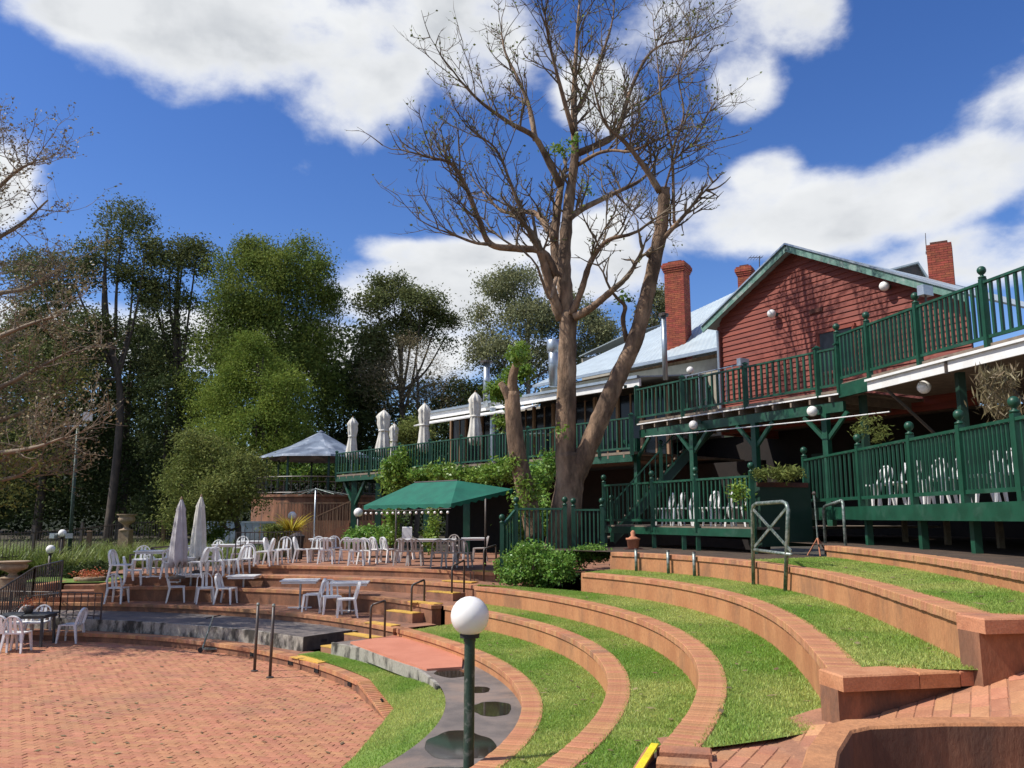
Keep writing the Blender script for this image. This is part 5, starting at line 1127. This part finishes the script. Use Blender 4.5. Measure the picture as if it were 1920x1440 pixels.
def tree(name, label, lobes, Y, n, m, size, base, trunk_r=.28, bark='bark_grey', group='trees of the forest edge', limbs=4, **k):
    w = thing(name, label, 'tree', group=group); o, C, Rr = crown(lobes, Y, n, m, size, w, **k)
    b = P(base[0], 970, Y+.3); b.z = gh(b.x,b.y)-.3; top = Vector(C[:,:].mean(0)); tip = Vector((top.x*.5+b.x*.5, Y, max(c[2] for c in C)-.6)); mb = MB()
    mid = Vector((b.x+.2, Y+.2, b.z+(tip.z-b.z)*.45)); limb(mb, [b, mid, Vector((top.x*.4+b.x*.6,Y,b.z+(tip.z-b.z)*.7)), tip], trunk_r, trunk_r*.25, 9); mb.build('trunk', bark, w, True)
    lm = MB(); order = sorted(range(len(C)), key=lambda i: -Rr[i][0])[:limbs+3]
    for i in order:
        e = Vector(C[i]); s = b.lerp(mid, 1) if e.z < mid.z+1 else mid.lerp(tip, random.uniform(.05,.4)); limb(lm, [s, s.lerp(e,.5)+Vector((random.uniform(-.3,.3),0,-.3)), e+Vector((0,0,Rr[i][2]*.4))], trunk_r*.42, .04, 6, 4)
    lm.build('branches', bark, w, True); return w
tree('gum_tree','tall gum with open dark crown, highest of the left forest',[(230,425,55,42),(275,470,28,35),(195,480,48,45),(125,520,60,50),(85,565,55,65),(250,515,35,32),(60,650,65,70),(150,620,70,50),(45,520,40,45),(120,690,90,60)],56,50000,'leaf_gum',.21,(205,),.32,spread=.5,seed=1,limbs=7)
tree('gum_tree','slender gum with round open top between the tall gum and the broad dark tree',[(318,500,42,38),(368,490,36,36),(345,468,38,22),(300,600,45,60),(285,545,36,34),(330,560,40,30),(310,690,45,60)],57,20000,'leaf_gum',.22,(318,),.3,spread=.45,seed=2)
tree('evergreen_tree','broad dome-shaped dark green tree, largest of the forest',[(500,540,115,85),(560,515,75,62),(430,600,75,85),(600,600,50,85),(520,640,120,95),(392,690,52,90),(560,720,85,95),(400,800,55,80),(615,700,32,70),(480,480,50,30)],57,125000,'leaf_mid',.18,(520,),.4,droop=.6,spread=.45,seed=3)
tree('lime_tree','rounded yellow-green tree in front of the broad dark tree',[(480,700,72,50),(430,755,66,66),(540,745,55,55),(480,815,100,72),(420,865,65,45),(550,840,45,55),(482,650,28,30)],51,75000,'leaf_lime',.145,(487,),.2,droop=.5,spread=.38,seed=4)
tree('olive_tree','low olive-green bushy tree left of the gazebo',[(390,862,58,48),(362,905,40,45),(430,925,58,46),(385,965,50,36),(452,885,46,38),(335,930,25,60)],33.5,32000,'leaf_olive',.12,(440,),.16,droop=.2,spread=.3,seed=5)
tree('gum_tree','flat-topped gum right of the broad dark tree',[(735,545,42,26),(700,572,38,32),(790,572,44,28),(822,602,34,24),(760,625,58,34),(700,655,38,50),(832,645,22,18),(772,552,22,16),(690,720,40,60)],60,38000,'leaf_gum',.21,(745,),.3,spread=.42,seed=6,limbs=8)
tree('bare_shrub_tree','brownish half-bare tree behind the terrace umbrellas',[(780,690,70,70),(722,722,50,60),(838,725,44,44),(800,760,70,40)],57,15000,'leaf_brown',.18,(780,),.2,spread=.4,seed=7,aspect=5)
tree('pale_gum_tree','pale grey-green gum behind the big bare tree',[(960,540,55,40),(900,600,32,36),(990,600,62,52),(1080,590,46,44),(1120,625,36,32),(930,660,52,42),(1020,680,60,40),(1100,660,50,30),(900,650,25,40)],58,42000,'leaf_pale',.2,(985,),.26,'bark_pale',spread=.45,seed=8,droop=.8,limbs=8)
tree('pale_gum_tree','small gum crown showing left of the tall chimney',[(1230,570,26,34),(1215,600,20,20)],66,3500,'leaf_pale',.26,(1230,),.2,'bark_pale',spread=.4,seed=9)
tree('dark_tree','dark shaded tree deep in the forest at the far left',[(60,800,90,110),(20,900,90,90),(130,860,80,110),(90,720,90,70)],61,22000,'leaf_dark',.26,(70,),.35,spread=.5,seed=10)
tree('dark_tree','dark shaded tree behind the thin green pole',[(230,760,75,110),(190,880,80,110),(260,900,60,90),(260,660,55,60)],62,20000,'leaf_dark',.26,(225,),.35,spread=.5,seed=11)
tree('dark_tree','dark tree with tall bare trunk left of the olive bush',[(310,780,42,100),(325,900,40,90),(300,960,70,50)],56,12000,'leaf_dark',.24,(305,),.3,spread=.4,seed=12)
tree('dark_tree','dark tree between the yellow-green tree and the flat-topped gum',[(640,780,55,100),(690,800,60,70),(620,860,70,60),(700,870,60,50)],61,17000,'leaf_dark',.25,(640,),.3,spread=.45,seed=13)
tree('dark_tree','dark tree behind the glazed verandah',[(860,750,55,40),(800,820,70,45),(880,800,60,40),(930,745,50,40)],57,13000,'leaf_dark',.22,(840,),.25,spread=.4,seed=14)
tree('garden_shrub','brown-green shrub behind the closed terrace umbrellas',[(770,815,36,32),(745,830,22,26)],41,5000,'leaf_olive',.15,(765,),.08,spread=.25,seed=15,group='garden shrubs')
o, _, _ = crown([(u, v, 110, 95, random.uniform(-3,3)) for u in range(-300, 1260, 95) for v in (790, 880, 960)]+[(u, 690, 100, 75) for u in range(-300, 700, 75)], 76, 100000, 'leaf_dark', .5, None, 'far_wood', spread=.8, seed=20); struct(o, 'stuff')
hb = MB(); hx = [-160+8*i for i in range(41)]; hy = [84,90,98,110,130,170]; hz = [0,7,13,18,20,16]
hb.v = [(x+random.uniform(-2,2), y+random.uniform(-2,2), z*(.8+.25*math.sin(x*.05)+random.uniform(-.08,.08)) if z else 0) for y, z in zip(hy, hz) for x in hx]
hb.f = [(j*41+i, j*41+i+1, (j+1)*41+i+1, (j+1)*41+i) for j in range(5) for i in range(40)]; hb.mi = [0]*len(hb.f); struct(hb.build('hill', 'hill_scrub', None, True))
# --- the big bare tree
TY = 21.3
w = thing('bare_tree', 'huge almost leafless tree with twin trunks rising before the terrace', 'tree')
def tp(l, y0=0, y1=0): n = len(l)-1; return [P(u, v, TY+y0+(y1-y0)*i/max(1,n)) for i, (u, v) in enumerate(l)]
tk = MB(); base = P(1058,1030,TY)
limb(tk, [P(1052,1040,TY), P(1062,950,TY), P(1068,900,TY), P(1066,850,TY)], .44, .32, 14, 6, .05)
limb(tk, tp([(1064,905),(1060,820),(1062,740),(1064,650),(1066,585)]), .285, .225, 14, 6, .05); tk.build('trunk', 'bark', w, True)
tk = MB(); limb(tk, tp([(1070,915),(1098,850),(1130,775),(1160,705),(1190,640),(1212,560),(1232,470),(1243,405),(1246,352)], 0, -.8), .27, .15, 13, 6, .07); tk.build('trunk', 'bark', w, True)
LIMBS = [ # outline, radius at start and end, depth offsets
 ([(1066,600),(1058,520),(1060,450),(1068,370),(1078,290),(1076,200),(1080,100),(1086,10)],.22,.03,0,.3),
 ([(1052,600),(1034,545),(1022,500),(1012,470)],.15,.10,0,-.5), ([(1060,560),(1048,510),(1040,460),(1042,420),(1050,360)],.16,.10,.1,.8),
 ([(1045,520),(1017,473),(968,466),(920,458),(898,412),(872,347),(846,307),(806,295)],.12,.03,-.2,-1.8), ([(920,458),(890,455),(850,440),(822,430)],.05,.018,-1.2,-2),
 ([(1040,450),(1010,405),(985,397),(942,396),(905,360)],.10,.03,.2,1.6), ([(1052,350),(1022,290),(1000,255),(955,230),(900,190),(862,150)],.11,.025,.6,-1.0),
 ([(1004,262),(992,200),(972,150),(948,100),(940,60)],.08,.02,.2,1.2), ([(1078,290),(1140,262),(1160,240),(1190,150),(1230,90),(1300,72)],.11,.02,.2,1.8), ([(1082,310),(1120,288),(1150,282),(1182,284),(1215,270)],.06,.025,.2,-1.2),
 ([(1066,410),(1095,390),(1153,362),(1205,335),(1230,300)],.10,.025,0,2.0), ([(1072,590),(1090,545),(1108,490),(1138,452),(1180,440)],.10,.045,-.2,-1.0),
 ([(1078,595),(1105,580),(1130,560),(1152,541)],.12,.08,-.3,-1.0), ([(1238,360),(1207,312),(1173,268),(1133,228),(1110,150)],.09,.02,-.8,-1.6), ([(1212,480),(1250,440),(1272,416)],.09,.06,-.6,-.9),
 ([(1264,418),(1262,330),(1262,280),(1282,215),(1272,140),(1290,90)],.045,.012,-.8,-1.2), ([(1262,285),(1242,205),(1234,130),(1225,40)],.035,.01,-.9,-.3), ([(1175,640),(1168,600),(1172,575),(1158,560)],.07,.045,-.3,-.8),
 ([(1075,250),(1050,160),(1030,80),(1022,30)],.07,.02,.1,-1.4), ([(1076,220),(1110,150),(1140,70),(1150,30)],.07,.02,.2,1.0), ([(1010,470),(985,420),(960,350),(930,280),(890,250)],.06,.018,-.4,-1.4), ([(1160,242),(1185,200),(1240,170),(1270,130)],.045,.015,1,2), ([(1043,520),(1032,560),(1018,530),(1008,500)],.05,.03,-.6,-1.2), ([(1246,355),(1265,300),(1300,270)],.03,.01,-.9,-1.6),([(1153,362),(1180,390),(1200,410)],.03,.012,1.2,1.6)]
lm = MB(); tw = MB(); paths = []
for l, r0, r1, y0, y1 in LIMBS:
    p, rad = limb(lm, tp(l, y0, y1), r0, r1, 8, 5, .10); paths.append((p, rad))
lm.build('limbs', 'bark', w, True)
cen = P(1070,300,TY); buds = []
def shoot(mb, p, d, L, r, lev, rnd):
    n = 4 if lev else 5; pts = [Vector(p)]; d = Vector(d).normalized()
    for i in range(n):
        d = (d+Vector((rnd.gauss(0,.16), rnd.gauss(0,.16), .10+rnd.gauss(0,.10)))).normalized(); pts.append(pts[-1]+d*(L/n))
    mb.tube(pts, [r*(1-.7*i/n) for i in range(n+1)], 4 if lev else 5, False)
    if lev >= 2:
        buds.append(tuple(pts[-1])); buds.append(tuple(pts[-2])); return
    for i in range(1, n+1):
        for _ in range(2 if lev == 0 else 1):
            if rnd.random() < .62:
                a = Vector((rnd.gauss(0,1), rnd.gauss(0,1), rnd.gauss(0,.6))).normalized(); e = (d*.75+a*.8).normalized(); shoot(mb, pts[i], e, L*rnd.uniform(.32,.6), r*.58, lev+1, rnd)
rnd = random.Random(5)
for p, rad in paths:
    n = len(p)
    for i in range(2, n):
        if rad[i] > .16 or p[i].z < P(1000,520,TY).z: continue
        for _ in range(2 if rad[i] > .05 else 3):
            if rnd.random() > (.18 if rad[i] > .07 else .33): continue
            out = (p[i]-cen); out.z = abs(out.z)*.5+1.2; out.normalize(); a = Vector((rnd.gauss(0,1), rnd.gauss(0,1), rnd.gauss(.2,.6))).normalized()
            shoot(tw, p[i], out*.8+a*.7, rnd.uniform(.7,1.6), max(.018, min(.038, rad[i]*.5)), 0, rnd)
    d = (p[-1]-p[-2]).normalized(); shoot(tw, p[-1], d, 1.3, max(.012, rad[-1]), 0, rnd)
struct(tw.build('twigs', 'twig', w), 'stuff')
bb = np.array(buds); sel = RNG.choice(len(bb), min(len(bb), 2600), replace=False); v_, f_ = leaves(bb[sel]+RNG.normal(0,.03,(len(sel),3)), .085, 1.6); struct(obj('budding_leaves', npmesh('budding_leaves', v_, f_, 'leaf_olive'), w), 'stuff')
o, _, _ = crown([(1168,562,16,10),(1080,265,14,18),(1100,358,10,10),(1048,280,16,10),(1052,810,6,12),(1200,575,12,8)], TY-.6, 420, 'leaf_vine', .12, w, 'leaf_tuft', spread=.12, clump=14, seed=31); struct(o, 'stuff')
# --- lopped stump left of it
w = thing('lopped_tree', 'shorter lopped trunk with leafy tufts left of the big bare tree', 'tree'); mb = MB()
limb(mb, [P(1003,1010,20.8), P(990,940,20.8), P(972,860,20.8), P(963,790,20.8), P(960,735,20.8)], .24, .19, 12, 6, .05); limb(mb, [P(961,740,20.8), P(962,705,20.7), P(972,672,20.6)], .16, .09, 10, 4); limb(mb, [P(960,760,20.8), P(945,728,20.7), P(938,718,20.7)], .12, .07, 8, 4); mb.build('trunk', 'bark', w, True)
o, _, _ = crown([(968,668,18,16),(980,700,16,14),(938,735,22,20),(958,705,14,16),(940,790,12,8),(985,930,14,34),(965,870,8,14),(975,660,10,12)], 20.6, 5200, 'leaf_vine', .12, w, 'leaf_tufts', spread=.12, clump=16, seed=32); struct(o, 'stuff')
# --- tree of bare reddish branches at the left edge
w = thing('leafless_tree', 'leafless tree with fine reddish twigs reaching in from the left edge', 'tree'); mb = MB(); tw = MB(); buds = []; LY = 19
b0 = P(-260,1100,LY+1); limb(mb, [b0, P(-240,900,LY+1), P(-230,700,LY+.6)], .34, .26, 10, 5); mb.build('trunk', 'bark_grey', w, True); mb = MB()
rnd = random.Random(9)
for l, y1 in (([(-230,720),(-140,560),(-60,420),(20,330),(70,300)],-.5),([(-230,700),(-150,600),(-50,480),(40,420),(90,375)],.8),([(-235,760),(-120,690),(-20,640),(50,610),(110,590)],-1.2),([(-235,790),(-110,760),(-10,730),(70,690),(150,650)],-.2),([(-235,820),(-120,800),(-10,790),(60,765),(120,735)],.9),([(-240,860),(-140,850),(-20,850),(60,840),(120,820)],-1.4),([(-240,880),(-140,900),(-40,905),(40,890),(80,860)],.2),([(-235,740),(-130,640),(-30,560),(50,540),(120,500)],1.6),([(-230,700),(-180,520),(-120,380),(-60,300),(-10,280)],.4)):
    p, rad = limb(mb, [P(u,v,LY+1+(y1-1)*i/4) for i,(u,v) in enumerate(l)], .11, .02, 7, 5, .1)
    for i in range(5, len(p)):
        for _ in range(2):
            if rnd.random() < .72: a = Vector((rnd.gauss(.5,.7), rnd.gauss(0,1), rnd.gauss(.15,.5))).normalized(); shoot(tw, p[i], a, rnd.uniform(.6,1.3), .014, 0, rnd)
tr_ = P(-232,720,LY+.7)
for k in range(9):                            # limbs on the side that the photograph does not show, whose shade falls on the terraces
    a_ = rnd.uniform(-.6,2.6); l_ = rnd.uniform(3.0,5.5); e_ = tr_+Vector((-1.0+l_*.7*math.cos(a_)*.6, l_*math.sin(a_)*.9, l_*.75))
    if e_.x > -15.2: e_.x = -15.2-rnd.uniform(0,1.5)
    p, rad = limb(mb, [tr_, tr_.lerp(e_,.5)+Vector((-.3,0,.4)), e_], .13, .03, 7, 6, .1)
    for i in range(3, len(p)):
        for _ in range(3):
            a = Vector((rnd.gauss(-.2,.8), rnd.gauss(0,1), rnd.gauss(.3,.5))).normalized(); shoot(tw, p[i], a, rnd.uniform(.8,1.5), .02, 0, rnd)
mb.build('limbs', 'twig_red', w, True); struct(tw.build('twigs', 'twig_red', w), 'stuff')
bb = np.array(buds); bb = np.repeat(bb, 2, 0)+RNG.normal(0,.05,(2*len(buds),3)); v_, f_ = leaves(bb, .075, 1.8); struct(obj('buds', npmesh('buds', v_, f_, 'leaf_brown'), w), 'stuff')
o, _, _ = crown([(20,690,60,50),(90,760,70,45),(40,850,70,50),(10,930,60,30),(120,700,50,30)], LY+.5, 3800, 'leaf_olive', .085, w, 'sparse_leaves', spread=.3, clump=10, seed=33, shell=.1); struct(o, 'stuff')
# --- bushes, vines, planting
def bush(name, label, lobes, Y, n, m, size, cat='bush', spread=.12, seed=40, stem=True, **k):
    w = thing(name, label, cat); o, C, Rr = crown(lobes, Y, n, m, size, w, 'foliage', spread=spread, seed=seed, **k); struct(o, 'stuff')
    if stem:
        mb = MB()
        for i in range(min(4, len(C))): c = Vector(C[i]); mb.tube([Vector((c.x,c.y,c.z-Rr[i][2]*1.15)), c, c+Vector((.1,0,Rr[i][2]*.5))], [.03,.02,.01], 5)
        struct(mb.build('stems', 'bark_grey', w), 'stuff')
    return w
bush('round_bush','dense bright green rounded bush on the third lawn',[(1010,1058,66,34),(965,1062,34,30),(1050,1062,40,30),(1000,1040,40,24),(1030,1075,46,22),(975,1078,40,18)],19.3,15000,'leaf_bush',.075,spread=.09,seed=41,droop=0,aspect=1.7)
bush('low_hedge','low dark green hedge in the shade right of the round bush',[(1110,1038,34,14),(1085,1045,22,14)],20.2,3500,'leaf_bush',.07,spread=.08,seed=42)
def terr(lobs): return [(u,v,ru,rv, V(u,900,TO-TN*.15,TD).y-30) for u,v,ru,rv in lobs]
bush('terrace_vine','leafy vine climbing over the left part of the terrace beam',terr([(745,885,32,28),(735,910,22,22),(752,860,18,18)]),30,4200,'leaf_vine',.17,'vine',.2,43,False)
bush('terrace_vine','long leafy vine hanging over the terrace beam above the canopy',terr([(800,892,22,14),(835,885,30,16),(870,893,26,14),(925,890,30,18),(955,880,24,20),(900,890,20,16)]),30,6500,'leaf_vine',.17,'vine',.18,44,False)
bush('terrace_vine','vine trailing down a post under the canopy',[(735,965,9,26,-1),(742,1000,8,20,-1),(812,965,9,30,-1),(808,1010,9,22,-1)],30,2600,'leaf_vine',.13,'vine',.12,45,False)
bush('terrace_vine','dark vine and shrubs massed beside the lopped trunk',[(1010,900,22,34),(1015,960,24,40),(985,985,30,28),(1030,870,18,26)],22.6,4000,'leaf_bush',.12,'vine',.15,46,False)
bush('low_bush','bright green low bush behind the top terrace tables',[(695,1003,34,16),(670,1012,22,14),(725,1008,22,16)],29.5,4200,'leaf_bush',.13,spread=.14,seed=47)
bush('low_bush','small light green bush left of the steel fence',[(402,1005,18,14),(380,1012,14,10)],34,1600,'leaf_vine',.13,spread=.14,seed=48)
bush('yellow_shrub','rounded yellow-brown shrub beside the yellow palm',[(512,997,18,12),(525,1002,14,10)],31,1500,'leaf_olive',.11,spread=.12,seed=49)
bush('gazebo_creeper','green creeper showing under the gazebo roof',[(560,885,40,18),(620,885,46,20),(660,890,30,18),(530,890,24,20)],50,5200,'leaf_vine',.22,'creeper',.25,50,False)
bush('clipped_hedge','low dark clipped hedge left of the second terrace chairs',[(185,1066,30,10),(150,1074,34,10),(120,1080,24,10)],26.5,3600,'leaf_dark',.10,'hedge',.10,51)
bush('planter_box_plants','dry yellowish plants along the top of the dark planter between the decks',[(1430,890,22,9),(1465,888,24,9),(1490,885,16,9)],17.6,1500,'leaf_olive',.10,'plants',.08,52,False,aspect=4)
bush('climbing_plant','leafy climber on the right post of the left deck',[(1392,910,12,16),(1400,945,8,22),(1385,925,8,12)],17.4,800,'leaf_vine',.09,'climber',.07,53,False,aspect=2.5)
bush('hanging_plant','wispy hanging plant in the shade under the right balcony',[(1620,800,16,12),(1650,815,20,12),(1630,790,10,8)],15.5,500,'leaf_olive',.10,'plant',.08,54,False,aspect=6)
bush('dry_palm','dry palm fronds hanging in the shade at the right edge',[(1870,720,34,26),(1865,765,30,26)],13.5,900,'leaf_brown',.22,'palm',.12,55,False,aspect=9,droop=1.5)
w = thing('planter_box', 'dark planter screen between the two lower decks', 'planter'); a, b = P(1412,905,17.6), P(1506,905,17.9)
MB().bar(Vector((a.x,a.y,(a.z+2.6)/2)), Vector((b.x,b.y,(a.z+2.6)/2)), .5, a.z-2.6).build('box', 'green_dark', w); MB().bar(Vector((a.x,a.y-.27,a.z-.05)), Vector((b.x,b.y-.27,a.z-.05)), .03, .1).build('rim', 'brick_dark', w)
def fronds(c, n, L, m, name, label, cat, rise=.8, wd=.02, droop=1.0):
    w = thing(name, label, cat, c); vs = []; fs = []; rr = random.Random(3)
    for k in range(n):
        a = rr.uniform(0, 2*pi); l = L*rr.uniform(.7,1.1); up = rr.uniform(.5,1.1)*rise; prev = None
        for i in range(5):
            t = i/4; x = l*t*.75; z = l*(up*t-droop*.55*t*t); wdt = wd*(1-t)+.002; p = Vector((x*math.cos(a), x*math.sin(a), z)); s = Vector((-math.sin(a), math.cos(a), 0))*wdt
            vs += [tuple(p-s), tuple(p+s)]
            if i: j = len(vs); fs.append((j-4,j-3,j-1,j-2))
    obj('fronds', npmesh('fronds', np.array(vs), np.array(fs), m), w); w.children[0]['kind'] = 'stuff'; MB().lathe([(.06,-.5),(.07,0),(.03,.1)], 8).build('stem', 'bark_grey', w); return w
fronds(P(546,1005,31), 150, 1.35, 'leaf_yellow', 'yellow_palm', 'bright yellow feathery palm beside the brick ramp', 'palm', 1.0, .035, .8)
# strappy grass bank at the left
vs = []; fs = []; rr = random.Random(4)
for k in range(520):
    t_ = R(rr.uniform(89, 121)); r_ = rr.uniform(16.2, 23.5); c = pol(t_, r_); 
    if r_ < 17 and t_ < R(97): continue
    c.z = gh(c.x,c.y)-.02+ .02*(r_-16)
    for j in range(34):
        a = rr.uniform(0,2*pi); l = rr.uniform(.8,1.5); up = rr.uniform(.8,1.25)
        for i in range(4):
            q = i/3; x = l*q*.6; z = l*(up*q-.55*q*q); p = c+Vector((x*math.cos(a),x*math.sin(a),z)); s = Vector((-math.sin(a),math.cos(a),0))*(.016*(1-q)+.002); vs += [tuple(p-s),tuple(p+s)]
            if i: n = len(vs); fs.append((n-4,n-3,n-1,n-2))
o = struct(obj('strappy_grass', npmesh('strappy_grass', np.array(vs), np.array(fs), 'leaf_flax')), 'stuff'); o['label'] = 'bank of long strappy grass below the iron fence'; o['category'] = 'grass'
struct(polar_strip('lawn', cst(13.4), cst(16.3), 1.36, 109, 98.5, 'lawn_base'))
